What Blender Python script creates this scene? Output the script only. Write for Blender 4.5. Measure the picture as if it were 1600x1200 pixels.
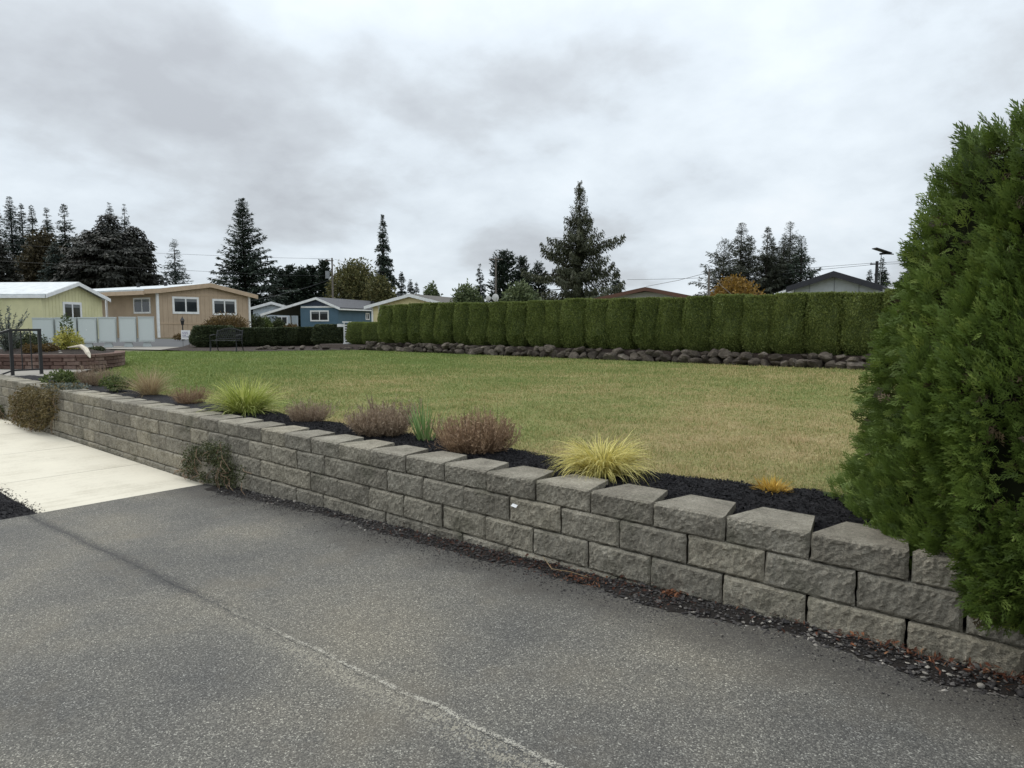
import bpy, math, random
import numpy as np
from mathutils import Vector, Matrix

for o in list(bpy.data.objects):
    bpy.data.objects.remove(o)
SC = bpy.context.scene
COL = SC.collection
RAD = math.radians

# ------------------------------------------------------------------ camera
FPX = 1075.0
PITCH = math.atan(93 / 1075)
HEAD = RAD(130.9)
CAM = np.array([0, 0, 1.5])
cd = bpy.data.cameras.new('camera')
cd.sensor_width = 36
cd.lens = 36 * FPX / 1600
cd.clip_start = 0.05
cd.clip_end = 3000
cam = bpy.data.objects.new('camera', cd)
cam.location = CAM
cam.rotation_euler = (math.pi / 2 - PITCH, 0, HEAD - math.pi / 2)
COL.objects.link(cam)
SC.camera = cam

# ------------------------------------------------------------------ light
SUN_DIR = Vector((-0.93, -0.05, 0.95)).normalized()      # towards the sun
wd = bpy.data.worlds.new('World')
SC.world = wd
wd.use_nodes = True
nt = wd.node_tree
nt.nodes.clear()


def N(nt, typ, **kw):
    n = nt.nodes.new(typ)
    for k, v in kw.items():
        if k.startswith('i_'):
            n.inputs[k[2:].replace('_', ' ')].default_value = v
        elif k.startswith('n_'):
            n.inputs[int(k[2:])].default_value = v
        else:
            setattr(n, k, v)
    return n


def mathn(nt, op, a, b=None, c=None, clamp=False):
    n = nt.nodes.new('ShaderNodeMath')
    n.operation = op
    n.use_clamp = clamp
    for i, v in enumerate((a, b, c)):
        if v is None:
            continue
        if isinstance(v, (int, float)):
            n.inputs[i].default_value = v
        else:
            nt.links.new(v, n.inputs[i])
    return n.outputs[0]


def ramp(nt, fac, stops, interp='LINEAR'):
    n = nt.nodes.new('ShaderNodeValToRGB')
    n.color_ramp.interpolation = interp
    e = n.color_ramp.elements
    while len(e) > 1:
        e.remove(e[0])
    e[0].position = stops[0][0]
    e[0].color = (*stops[0][1], 1)
    for p, c in stops[1:]:
        k = e.new(p)
        k.color = (*c, 1)
    nt.links.new(fac, n.inputs[0])
    return n.outputs[0]


def g3(v):
    return (v, v, v)


def mix(nt, fac, a, b, mode='MIX'):
    n = nt.nodes.new('ShaderNodeMixRGB')
    n.blend_type = mode
    for i, v in enumerate((fac, a, b)):
        if isinstance(v, (int, float)):
            n.inputs[i].default_value = v
        elif isinstance(v, tuple):
            n.inputs[i].default_value = (*v, 1)
        else:
            nt.links.new(v, n.inputs[i])
    return n.outputs[0]


def noise(nt, vec, scale, detail=4, rough=0.55, dim='3D', w=0, out=0, dist=0):
    n = nt.nodes.new('ShaderNodeTexNoise')
    n.noise_dimensions = dim
    n.inputs['Scale'].default_value = scale
    n.inputs['Detail'].default_value = detail
    n.inputs['Roughness'].default_value = rough
    n.inputs['Distortion'].default_value = dist
    if dim == '4D':
        n.inputs['W'].default_value = w
    if vec is not None:
        nt.links.new(vec, n.inputs['Vector'])
    return n.outputs[out]


# sky: Nishita behind a nearly closed layer of grey cloud
sky = N(nt, 'ShaderNodeTexSky', sky_type='NISHITA', sun_disc=False)
sky.sun_elevation = math.asin(SUN_DIR.z)
sky.sun_rotation = math.atan2(SUN_DIR.x, SUN_DIR.y)
tc = N(nt, 'ShaderNodeTexCoord')
sep = N(nt, 'ShaderNodeSeparateXYZ')
nt.links.new(tc.outputs['Generated'], sep.inputs[0])
zz = mathn(nt, 'ADD', mathn(nt, 'MAXIMUM', sep.outputs[2], 0.0), 0.34)
comb = N(nt, 'ShaderNodeCombineXYZ')
nt.links.new(mathn(nt, 'ADD', mathn(nt, 'DIVIDE', sep.outputs[0], zz), 0.0), comb.inputs[0])
nt.links.new(mathn(nt, 'DIVIDE', sep.outputs[1], zz), comb.inputs[1])
cl_big = noise(nt, comb.outputs[0], 0.9, 2, 0.5, '4D', 3.707737)
cl_mid = noise(nt, comb.outputs[0], 2.3, 10, 0.56, '4D', 8.146818, dist=0.12)
cl = mathn(nt, 'ADD', mathn(nt, 'MULTIPLY', cl_big, 0.55), mathn(nt, 'MULTIPLY', cl_mid, 0.6))
K = 11.0
cloud = ramp(nt, cl, [(0.43, (0.46 * K, 0.49 * K, 0.53 * K)), (0.51, (0.56 * K, 0.605 * K, 0.65 * K)),
                      (0.57, (0.66 * K, 0.725 * K, 0.785 * K)), (0.65, (0.75 * K, 0.82 * K, 0.88 * K)),
                      (0.76, (0.85 * K, 0.90 * K, 0.94 * K))])
# a real overcast dome is brighter overhead than at the horizon
zc = mathn(nt, 'MAXIMUM', sep.outputs[2], 0.0)
dome = mathn(nt, 'ADD', mathn(nt, 'ADD', mathn(nt, 'MULTIPLY', zc, 0.25), mathn(nt, 'MULTIPLY', mathn(nt, 'MULTIPLY', zc, zc), 0.75)), 0.90)
dn = N(nt, 'ShaderNodeVectorMath', operation='SCALE')
nt.links.new(cloud, dn.inputs[0])
nt.links.new(dome, dn.inputs['Scale'])
skycol = mix(nt, 0.97, sky.outputs[0], dn.outputs[0])
bg = N(nt, 'ShaderNodeBackground')
bg.inputs['Strength'].default_value = 0.1
nt.links.new(skycol, bg.inputs[0])
wo = N(nt, 'ShaderNodeOutputWorld')
nt.links.new(bg.outputs[0], wo.inputs[0])

sl = bpy.data.lights.new('sun', 'SUN')
sl.energy = 1.5
sl.angle = RAD(35)
sl.color = (1.0, 0.95, 0.87)
sun = bpy.data.objects.new('sun', sl)
sun.rotation_euler = SUN_DIR.to_track_quat('Z', 'Y').to_euler()
sun.location = (0, 0, 30)
COL.objects.link(sun)

SC.view_settings.view_transform = 'Standard'
SC.view_settings.look = 'None'
SC.view_settings.gamma = 1
SC.view_settings.exposure = 0.08
SC.view_settings.use_curve_mapping = False

# ------------------------------------------------------------------ measuring helpers
_f = np.array([math.cos(HEAD) * math.cos(PITCH), math.sin(HEAD) * math.cos(PITCH), -math.sin(PITCH)])
_u = np.array([math.cos(HEAD) * math.sin(PITCH), math.sin(HEAD) * math.sin(PITCH), math.cos(PITCH)])
_r = np.array([math.sin(HEAD), -math.cos(HEAD), 0])
_h = np.array([math.cos(HEAD), math.sin(HEAD), 0])


def ray(px, py):
    return _f * FPX + _r * (px - 800) + _u * (600 - py)


def at_z(px, py, z):
    d = ray(px, py)
    return CAM + d * ((z - 1.5) / d[2])


def at_Y(px, py, Y):
    d = ray(px, py)
    return CAM + d * (Y / d[1])


def at_d(px, py, dep):
    d = ray(px, py)
    return CAM + d * (dep / d.dot(_h))


GZ = 0.5          # level of the lawn and everything beyond it


def road_z(x):
    return np.interp(np.asarray(x, float), [-6.8, -4.8, -3.6, -1.0, -0.5, 1.0, 2.5, 14], [-.105, -.01, .025, .12, .132, .19, .24, .28])


# ------------------------------------------------------------------ object helpers
def link(o, parent=None):
    COL.objects.link(o)
    if parent is not None:
        o.parent = parent
    return o


def tag(o, label=None, cat=None, group=None, kind=None):
    if label:
        o['label'] = label
    if cat:
        o['category'] = cat
    if group:
        o['group'] = group
    if kind:
        o['kind'] = kind
    return o


def thing(name, label, cat, loc=(0, 0, 0), rz=0, group=None):
    o = bpy.data.objects.new(name, None)
    o.empty_display_size = 0.2
    o.location = loc
    o.rotation_euler = (0, 0, rz)
    return tag(link(o), label, cat, group)


class MB:
    """collects vertices and faces; build() links them as one mesh object"""

    def __init__(s):
        s.V, s.Q, s.T, s.P, s.tq, s.tt, s.n = [], [], [], [], [], [], 0

    def add(s, V, F, tint=0.5):
        V = np.asarray(V, float).reshape(-1, 3)
        F = np.asarray(F, int)
        t = np.broadcast_to(np.asarray(tint, float), (len(F),))
        (s.Q if F.shape[1] == 4 else s.T).append(F + s.n)
        (s.tq if F.shape[1] == 4 else s.tt).append(t)
        s.V.append(V)
        s.n += len(V)
        return s

    def poly(s, pts):
        s.P.append([s.n + i for i in range(len(pts))])
        s.V.append(np.asarray(pts, float))
        s.n += len(pts)
        return s

    def box(s, x0, x1, y0, y1, z0, z1):
        V = [(x, y, z) for x in (x0, x1) for y in (y0, y1) for z in (z0, z1)]
        F = [(0, 1, 3, 2), (4, 6, 7, 5), (0, 4, 5, 1), (2, 3, 7, 6), (0, 2, 6, 4), (1, 5, 7, 3)]
        return s.add(V, F)

    def bar(s, a, b, w, h=None, upv=(0, 0, 1)):
        a, b = Vector(a), Vector(b)
        h = h or w
        d = (b - a).normalized()
        up = Vector(upv)
        if abs(d.dot(up)) > 0.98:
            up = Vector((0, 1, 0))
        sx = d.cross(up).normalized() * (w / 2)
        sy = sx.cross(d).normalized() * (h / 2)
        V = [p + sx * i + sy * j for p in (a, b) for i in (-1, 1) for j in (-1, 1)]
        F = [(0, 2, 3, 1), (4, 5, 7, 6), (0, 1, 5, 4), (2, 6, 7, 3), (0, 4, 6, 2), (1, 3, 7, 5)]
        return s.add([tuple(v) for v in V], F)

    def tube(s, pts, rad, n=8):
        pts = [Vector(p) for p in pts]
        rr = rad if hasattr(rad, '__len__') else [rad] * len(pts)
        V, F = [], []
        for i, p in enumerate(pts):
            d = (pts[min(i + 1, len(pts) - 1)] - pts[max(i - 1, 0)]).normalized()
            ref = Vector((0, 0, 1)) if abs(d.z) < 0.9 else Vector((1, 0, 0))
            a = d.cross(ref).normalized()
            b = d.cross(a)
            for k in range(n):
                t = 2 * math.pi * k / n
                V.append(tuple(p + (a * math.cos(t) + b * math.sin(t)) * rr[i]))
        for i in range(len(pts) - 1):
            for k in range(n):
                F.append((i * n + k, i * n + (k + 1) % n, (i + 1) * n + (k + 1) % n, (i + 1) * n + k))
        base = s.n
        s.add(V, F)
        s.P.append([base + k for k in range(n)][::-1])
        s.P.append([base + (len(pts) - 1) * n + k for k in range(n)])
        return s

    def prism(s, poly, y0, y1):
        """polygon in x,z extruded along y"""
        n = len(poly)
        V = [(x, y0, z) for x, z in poly] + [(x, y1, z) for x, z in poly]
        base = s.n
        s.add(V, [(i, (i + 1) % n, n + (i + 1) % n, n + i) for i in range(n)])
        s.P.append([base + i for i in range(n)][::-1])
        s.P.append([base + n + i for i in range(n)])
        return s

    def mesh(s, name, mats, smooth=False):
        V = np.concatenate(s.V) if s.V else np.zeros((0, 3))
        loops, tot, tint = [], [], []
        if s.Q:
            q = np.concatenate(s.Q)
            loops.append(q.ravel())
            tot.append(np.full(len(q), 4))
            tint.append(np.concatenate(s.tq))
        if s.T:
            q = np.concatenate(s.T)
            loops.append(q.ravel())
            tot.append(np.full(len(q), 3))
            tint.append(np.concatenate(s.tt))
        for p in s.P:
            loops.append(np.array(p))
            tot.append(np.array([len(p)]))
            tint.append(np.array([0.5]))
        L = np.concatenate(loops)
        T = np.concatenate(tot)
        me = bpy.data.meshes.new(name)
        me.vertices.add(len(V))
        me.vertices.foreach_set('co', V.ravel())
        me.loops.add(len(L))
        me.loops.foreach_set('vertex_index', L.astype(np.int32))
        me.polygons.add(len(T))
        st = np.zeros(len(T), np.int32)
        st[1:] = np.cumsum(T)[:-1]
        me.polygons.foreach_set('loop_start', st)
        me.polygons.foreach_set('loop_total', T.astype(np.int32))
        me.polygons.foreach_set('use_smooth', np.full(len(T), bool(smooth)))
        at = me.attributes.new('tint', 'FLOAT', 'FACE')
        at.data.foreach_set('value', np.concatenate(tint).astype(np.float32))
        for m in (mats if isinstance(mats, (list, tuple)) else [mats]):
            me.materials.append(m)
        me.update(calc_edges=True)
        me.validate()
        return me

    def build(s, name, mat, parent=None, smooth=False, loc=None):
        o = bpy.data.objects.new(name, s.mesh(name, mat, smooth))
        if loc is not None:
            o.location = loc
        return link(o, parent)


def place(name, me, parent=None, loc=(0, 0, 0), rot=(0, 0, 0), scale=(1, 1, 1)):
    o = bpy.data.objects.new(name, me)
    o.location = loc
    o.rotation_euler = rot
    o.scale = scale
    return link(o, parent)


def unit(a):
    return a / np.maximum(np.linalg.norm(a, axis=-1, keepdims=True), 1e-9)


class VNoise:
    """smooth value noise in 2-D for placing and displacing"""

    def __init__(s, seed, n=64):
        s.g = np.random.default_rng(seed).random((n, n))
        s.n = n

    def __call__(s, x, y):
        x = np.asarray(x, float)
        y = np.asarray(y, float)
        xi, yi = np.floor(x).astype(int), np.floor(y).astype(int)
        fx, fy = x - xi, y - yi
        fx = fx * fx * (3 - 2 * fx)
        fy = fy * fy * (3 - 2 * fy)
        n = s.n
        a, b = s.g[xi % n, yi % n], s.g[(xi + 1) % n, yi % n]
        c, d = s.g[xi % n, (yi + 1) % n], s.g[(xi + 1) % n, (yi + 1) % n]
        return (a * (1 - fx) + b * fx) * (1 - fy) + (c * (1 - fx) + d * fx) * fy

    def fbm(s, x, y, o=4):
        x = np.asarray(x, float)
        y = np.asarray(y, float)
        r, a, t = 0, 1, 0
        for k in range(o):
            r = r + a * s(x * 2 ** k + 17.3 * k, y * 2 ** k + 5.1 * k)
            t += a
            a *= 0.5
        return r / t


# ------------------------------------------------------------------ materials
def newmat(name):
    m = bpy.data.materials.new(name)
    m.use_nodes = True
    t = m.node_tree
    b = t.nodes['Principled BSDF']
    return m, t, b


def setb(t, b, col=None, rough=0.8, spec=0.3, metal=0.0, bump=None, bs=0.3, bd=0.01):
    if col is not None:
        if isinstance(col, tuple):
            b.inputs['Base Color'].default_value = (*col, 1)
        else:
            t.links.new(col, b.inputs['Base Color'])
    if isinstance(rough, (int, float)):
        b.inputs['Roughness'].default_value = rough
    else:
        t.links.new(rough, b.inputs['Roughness'])
    b.inputs['Specular IOR Level'].default_value = spec
    b.inputs['Metallic'].default_value = metal
    if bump is not None:
        bn = t.nodes.new('ShaderNodeBump')
        bn.inputs['Strength'].default_value = bs
        bn.inputs['Distance'].default_value = bd
        t.links.new(bump, bn.inputs['Height'])
        t.links.new(bn.outputs[0], b.inputs['Normal'])


def world_pos(t):
    return t.nodes.new('ShaderNodeNewGeometry').outputs['Position']


def obj_pos(t):
    return t.nodes.new('ShaderNodeTexCoord').outputs['Object']


def paint(name, c, rough=0.55, spec=0.35, var=0.14, scale=3.0, metal=0.0, bs=0.08):
    """painted or plain surface with slight weathering"""
    m, t, b = newmat(name)
    p = obj_pos(t)
    n1 = noise(t, p, scale, 5, 0.6)
    n2 = noise(t, p, scale * 14, 3, 0.6)
    v = mathn(t, 'ADD', mathn(t, 'MULTIPLY', n1, 0.7), mathn(t, 'MULTIPLY', n2, 0.3))
    lo = tuple(x * (1 - var) for x in c)
    hi = tuple(min(1, x * (1 + var)) for x in c)
    setb(t, b, ramp(t, v, [(0.3, lo), (0.7, hi)]), rough, spec, metal, n2, bs)
    return m


def foliage(name, stops, transl=0.25, scale=1.2, rough=0.6, wvar=0.35):
    """leaf colour: random per leaf (face attribute) and slow drift over the plant"""
    m, t, b = newmat(name)
    at = t.nodes.new('ShaderNodeAttribute')
    at.attribute_name = 'tint'
    n1 = noise(t, world_pos(t), scale, 3, 0.6)
    v = mathn(t, 'ADD', mathn(t, 'MULTIPLY', at.outputs['Fac'], 1 - wvar), mathn(t, 'MULTIPLY', n1, wvar))
    c = ramp(t, v, stops)
    setb(t, b, c, rough, 0.25)
    tr = t.nodes.new('ShaderNodeBsdfTranslucent')
    t.links.new(c, tr.inputs[0])
    mx = t.nodes.new('ShaderNodeMixShader')
    mx.inputs[0].default_value = transl
    t.links.new(b.outputs[0], mx.inputs[1])
    t.links.new(tr.outputs[0], mx.inputs[2])
    t.links.new(mx.outputs[0], t.nodes['Material Output'].inputs[0])
    return m


def sc3(c, k):
    return tuple(x * k for x in c)


# ---- ground materials
def mat_asphalt():
    m, t, b = newmat('asphalt')
    p = world_pos(t)
    sp = t.nodes.new('ShaderNodeSeparateXYZ')
    t.links.new(p, sp.inputs[0])
    X, Y = sp.outputs[0], sp.outputs[1]
    vo = N(t, 'ShaderNodeTexVoronoi', feature='F1')
    vo.inputs['Scale'].default_value = 210
    t.links.new(p, vo.inputs['Vector'])
    sv = t.nodes.new('ShaderNodeSeparateColor')
    t.links.new(vo.outputs['Color'], sv.inputs[0])
    vo2 = N(t, 'ShaderNodeTexVoronoi', feature='F1')
    vo2.inputs['Scale'].default_value = 85
    t.links.new(p, vo2.inputs['Vector'])
    sv2 = t.nodes.new('ShaderNodeSeparateColor')
    t.links.new(vo2.outputs['Color'], sv2.inputs[0])
    stone = ramp(t, sv.outputs[0], [(0.0, (0.066, 0.063, 0.057)), (0.5, (0.114, 0.107, 0.094)), (0.84, (0.172, 0.162, 0.14)),
                                    (0.955, (0.255, 0.243, 0.21)), (1.0, (0.42, 0.40, 0.345))])
    big = ramp(t, sv2.outputs[1], [(0.0, g3(0.0)), (0.965, g3(0.0)), (0.975, g3(1.0)), (1, g3(1))])
    cellr = mathn(t, 'LESS_THAN', vo2.outputs['Distance'], 0.33)
    stone = mix(t, mathn(t, 'MULTIPLY', mathn(t, 'MULTIPLY', big, cellr), 0.65), stone, (0.36, 0.345, 0.31))
    # slow stains
    n1 = noise(t, p, 0.9, 4, 0.55)
    n2 = noise(t, p, 2.3, 5, 0.6)
    stone = mix(t, 1.0, stone, ramp(t, n1, [(0.3, (0.66, 0.68, 0.72)), (0.5, (0.97, 0.97, 0.96)), (0.7, (1.3, 1.25, 1.14))]), 'MULTIPLY')
    stone = mix(t, mathn(t, 'MULTIPLY', ramp(t, n2, [(0.52, g3(0)), (0.72, g3(1))]), 0.35), stone, (0.15, 0.128, 0.095))
    # old paving seam
    wob = mathn(t, 'MULTIPLY', mathn(t, 'SUBTRACT', noise(t, p, 3.0, 5, 0.6), 0.5), 0.09)
    d = mathn(t, 'ADD', mathn(t, 'SUBTRACT', Y, mathn(t, 'ADD', mathn(t, 'MULTIPLY', X, SEAM_A), SEAM_B)), wob)
    fr = noise(t, p, 40, 3, 0.7)
    east = mathn(t, 'MULTIPLY', mathn(t, 'ADD', X, 3.9), 0.75, clamp=True)

    def band(c, w):
        return mathn(t, 'SUBTRACT', 1.0, mathn(t, 'DIVIDE', mathn(t, 'ABSOLUTE', mathn(t, 'SUBTRACT', d, c)), w), clamp=True)
    grain = sv.outputs[2]                 # one random value per stone, so that edges break along stones

    def stones(mask, soft=0.25):
        return mathn(t, 'MULTIPLY', mathn(t, 'SUBTRACT', mask, grain), 1 / soft, clamp=True)
    dark = stones(mathn(t, 'MULTIPLY', mathn(t, 'MULTIPLY', band(0.0, 0.075), mathn(t, 'SUBTRACT', 1.0, east)), mathn(t, 'ADD', fr, 0.55)))
    stone = mix(t, mathn(t, 'MULTIPLY', dark, 0.8), stone, (0.04, 0.039, 0.038))
    crack = mathn(t, 'MULTIPLY', band(-0.004, 0.006), ramp(t, noise(t, p, 9, 3, 0.6), [(0.42, g3(0)), (0.55, g3(1))]), clamp=True)
    stone = mix(t, mathn(t, 'MULTIPLY', crack, 0.85), stone, (0.02, 0.02, 0.02))
    pale = stones(mathn(t, 'MULTIPLY', mathn(t, 'MULTIPLY', band(0.012, 0.022), east), mathn(t, 'MULTIPLY', mathn(t, 'ADD', fr, 0.45), ramp(t, noise(t, p, 16, 4, 0.7), [(0.38, g3(0.2)), (0.58, g3(1))]))))
    stone = mix(t, mathn(t, "MULTIPLY", pale, 0.75), stone, (0.46, 0.435, 0.37))
    coarse = stones(mathn(t, 'MULTIPLY', mathn(t, 'MULTIPLY', band(-0.05, 0.10), east), mathn(t, 'ADD', mathn(t, 'MULTIPLY', sv2.outputs[0], 0.75), 0.12)))
    stone = mix(t, mathn(t, 'MULTIPLY', coarse, 0.7), stone, (0.31, 0.285, 0.225))
    # damp, silty margin along the gravel
    mar = mathn(t, 'MULTIPLY', mathn(t, 'ADD', Y, mathn(t, 'ADD', -2.62, mathn(t, 'MULTIPLY', mathn(t, 'SUBTRACT', n2, 0.5), 0.7))), 3.2, clamp=True)
    stone = mix(t, mathn(t, 'MULTIPLY', mar, 0.6), stone, (0.045, 0.042, 0.04))
    h = mathn(t, 'SUBTRACT', mathn(t, 'MULTIPLY', sv.outputs[0], 0.6), vo.outputs['Distance'])
    setb(t, b, stone, 0.82, 0.3, 0, h, 0.55, 0.004)
    return m


def mat_concrete(name, c, stain, scale=1.0, bs=0.25):
    m, t, b = newmat(name)
    p = world_pos(t)
    n1 = noise(t, p, 1.6 * scale, 6, 0.6)
    n2 = noise(t, p, 45 * scale, 4, 0.65)
    st = N(t, 'ShaderNodeMapping')
    st.inputs['Scale'].default_value = (6, 0.5, 1)
    t.links.new(p, st.inputs[0])
    n3 = noise(t, st.outputs[0], 3, 4, 0.6)
    v = mathn(t, 'ADD', mathn(t, 'MULTIPLY', n1, 0.5), mathn(t, 'ADD', mathn(t, 'MULTIPLY', n2, 0.25), mathn(t, 'MULTIPLY', n3, 0.25)))
    setb(t, b, ramp(t, v, [(0.3, stain), (0.5, c), (0.72, tuple(min(1, x * 1.1) for x in c))]), 0.95, 0.0, 0, n2, bs, 0.003)
    return m


def mat_block():
    m, t, b = newmat('split_face_block')
    p = world_pos(t)
    oi = t.nodes.new('ShaderNodeObjectInfo')
    n1 = noise(t, p, 6, 5, 0.65)
    n2 = noise(t, p, 55, 4, 0.75)
    n3 = noise(t, p, 170, 3, 0.7)
    v = mathn(t, 'ADD', mathn(t, 'MULTIPLY', n1, 0.3), mathn(t, 'ADD', mathn(t, 'MULTIPLY', n2, 0.35), mathn(t, 'MULTIPLY', n3, 0.35)))
    c = ramp(t, v, [(0.34, (0.075, 0.068, 0.055)), (0.46, (0.24, 0.222, 0.184)), (0.55, (0.36, 0.335, 0.28)), (0.66, (0.58, 0.55, 0.475))])
    tone = ramp(t, oi.outputs['Random'], [(0, (0.82, 0.80, 0.77)), (0.5, (1.0, 0.985, 0.96)), (1, (1.2, 1.16, 1.08))])
    c = mix(t, 1.0, c, tone, 'MULTIPLY')
    moss = ramp(t, noise(t, p, 3.1, 6, 0.7), [(0.55, g3(0)), (0.72, g3(0.65))])
    c = mix(t, moss, c, (0.082, 0.083, 0.052))
    sp = t.nodes.new('ShaderNodeSeparateXYZ')
    t.links.new(p, sp.inputs[0])
    setb(t, b, c, 0.93, 0.15, 0, mathn(t, 'ADD', n2, mathn(t, 'MULTIPLY', n3, 0.8)), 1.0, 0.012)
    return m


def mat_stoneish(name, stops, scale=8, bs=0.7, rough=0.9, tintmix=0.6):
    m, t, b = newmat(name)
    p = world_pos(t)
    at = t.nodes.new('ShaderNodeAttribute')
    at.attribute_name = 'tint'
    n1 = noise(t, p, scale, 6, 0.65)
    v = mathn(t, 'ADD', mathn(t, 'MULTIPLY', at.outputs['Fac'], tintmix), mathn(t, 'MULTIPLY', n1, 1 - tintmix))
    setb(t, b, ramp(t, v, stops), rough, 0.2, 0, noise(t, p, scale * 6, 4, 0.7), bs, 0.02)
    return m


def lawn_color(t, v_extra=None):
    p = world_pos(t)
    sp = t.nodes.new('ShaderNodeSeparateXYZ')
    t.links.new(p, sp.inputs[0])
    # greener towards the far left end, drier towards the near right end
    dry = mathn(t, 'ADD', mathn(t, 'MULTIPLY', sp.outputs[0], 0.034), 0.56)
    n1 = noise(t, p, 0.45, 4, 0.55)
    n2 = noise(t, p, 2.0, 5, 0.65)
    v = mathn(t, 'ADD', dry, mathn(t, 'ADD', mathn(t, 'MULTIPLY', mathn(t, 'SUBTRACT', n1, 0.5), 1.3),
                                   mathn(t, 'MULTIPLY', mathn(t, 'SUBTRACT', n2, 0.5), 0.75)))
    edge = mathn(t, 'MULTIPLY', mathn(t, 'SUBTRACT', 4.75, sp.outputs[1]), 0.5, clamp=True)
    v = mathn(t, 'ADD', v, mathn(t, 'MULTIPLY', edge, 0.5))
    if v_extra is not None:
        v = mathn(t, 'ADD', v, v_extra)
    return ramp(t, v, [(0.0, (0.155, 0.205, 0.058)), (0.3, (0.23, 0.25, 0.088)), (0.55, (0.315, 0.282, 0.122)),
                       (0.8, (0.40, 0.315, 0.165)), (1.0, (0.43, 0.325, 0.19))])


def mat_lawn():
    m, t, b = newmat('lawn_turf')
    n = noise(t, world_pos(t), 70, 3, 0.7)
    c = lawn_color(t, mathn(t, 'MULTIPLY', mathn(t, 'SUBTRACT', n, 0.5), 0.8))
    c = mix(t, 1, c, ramp(t, noise(t, world_pos(t), 25, 4, 0.7), [(0.3, g3(0.62)), (0.7, g3(1.15))]), 'MULTIPLY')
    setb(t, b, c, 0.9, 0.1, 0, n, 0.8, 0.03)
    return m


def mat_grass():
    m, t, b = newmat('grass_blades')
    at = t.nodes.new('ShaderNodeAttribute')
    at.attribute_name = 'tint'
    c = lawn_color(t, mathn(t, 'MULTIPLY', mathn(t, 'SUBTRACT', at.outputs['Fac'], 0.5), 0.8))
    c = mix(t, 1, c, ramp(t, at.outputs['Fac'], [(0, g3(0.85)), (1, g3(1.3))]), 'MULTIPLY')
    setb(t, b, c, 0.7, 0.2)
    tr = t.nodes.new('ShaderNodeBsdfTranslucent')
    t.links.new(c, tr.inputs[0])
    mx = t.nodes.new('ShaderNodeMixShader')
    mx.inputs[0].default_value = 0.3
    t.links.new(b.outputs[0], mx.inputs[1])
    t.links.new(tr.outputs[0], mx.inputs[2])
    t.links.new(mx.outputs[0], t.nodes['Material Output'].inputs[0])
    return m


def mat_siding(name, c, period=0.2, axis=0, depth=0.6):
    """grooved plywood or lapped siding: fine relief by bump"""
    m, t, b = newmat(name)
    p = obj_pos(t)
    sp = t.nodes.new('ShaderNodeSeparateXYZ')
    t.links.new(p, sp.inputs[0])
    a = sp.outputs[axis] if axis == 2 else mathn(t, 'ADD', sp.outputs[0], sp.outputs[1])
    w = mathn(t, 'FRACT', mathn(t, 'DIVIDE', a, period))
    gr = mathn(t, 'LESS_THAN', w, 0.12)
    n1 = noise(t, p, 1.1, 5, 0.6)
    col = ramp(t, n1, [(0.3, sc3(c, 0.88)), (0.7, sc3(c, 1.08))])
    setb(t, b, col, 0.7, 0.25, 0, mathn(t, 'SUBTRACT', 1.0, gr), depth, 0.02)
    return m


def mat_roof(name, c, period, depth=0.8, rough=0.7):
    m, t, b = newmat(name)
    p = obj_pos(t)
    sp = t.nodes.new('ShaderNodeSeparateXYZ')
    t.links.new(p, sp.inputs[0])
    w = mathn(t, 'FRACT', mathn(t, 'DIVIDE', sp.outputs[1], period))
    rib = mathn(t, 'LESS_THAN', w, 0.2)
    col = ramp(t, noise(t, p, 2, 5, 0.6), [(0.3, sc3(c, 0.85)), (0.7, sc3(c, 1.1))])
    setb(t, b, col, rough, 0.3, 0, rib, depth, 0.04)
    return m


def mat_glass(name='window_glass', c=(0.025, 0.03, 0.034)):
    m, t, b = newmat(name)
    setb(t, b, ramp(t, noise(t, obj_pos(t), 0.9, 3, 0.5), [(0.3, sc3(c, 0.6)), (0.7, sc3(c, 1.6))]), 0.06, 0.5)
    return m


# seam line in world x, y (fitted to where it lies on the road)
def road_hit(px, py):
    z = 0.0
    for _ in range(8):
        q = at_z(px, py, z)
        z = float(road_z(q[0]))
    return q


_s = np.array([road_hit(*p)[:2] for p in [(110, 830), (220, 895), (320, 945), (430, 985), (600, 1070), (700, 1120), (870, 1195)]])
SEAM_A, SEAM_B = [float(v) for v in np.polyfit(_s[:, 0], _s[:, 1], 1)]

M = {}
M['asphalt'] = mat_asphalt()
M['sidewalk'] = mat_concrete('pale_concrete', (0.62, 0.575, 0.475), (0.46, 0.42, 0.335))
M['path'] = mat_concrete('grey_concrete', (0.30, 0.28, 0.25), (0.22, 0.21, 0.185))
M['street'] = mat_concrete('grey_street', (0.125, 0.125, 0.127), (0.10, 0.10, 0.102))
M['block'] = mat_block()
M['mulch'] = mat_stoneish('black_mulch', [(0.2, (0.006, 0.006, 0.007)), (0.5, (0.018, 0.017, 0.019)), (0.8, (0.046, 0.042, 0.045))], 30, 0.9)
M['brown_mulch'] = mat_stoneish('brown_mulch', [(0.2, (0.015, 0.011, 0.009)), (0.5, (0.036, 0.026, 0.021)), (0.8, (0.075, 0.055, 0.044))], 14, 0.9)
M['gravel'] = mat_stoneish('gravel_stone', [(0.0, (0.015, 0.014, 0.014)), (0.35, (0.055, 0.051, 0.05)), (0.62, (0.125, 0.115, 0.106)), (0.85, (0.30, 0.275, 0.24)), (1.0, (0.55, 0.51, 0.45))], 40, 0.4, 0.85, 0.85)
M['silt'] = mat_stoneish('silt', [(0.2, (0.016, 0.014, 0.013)), (0.5, (0.036, 0.031, 0.028)), (0.8, (0.075, 0.062, 0.05))], 60, 0.9)
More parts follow.
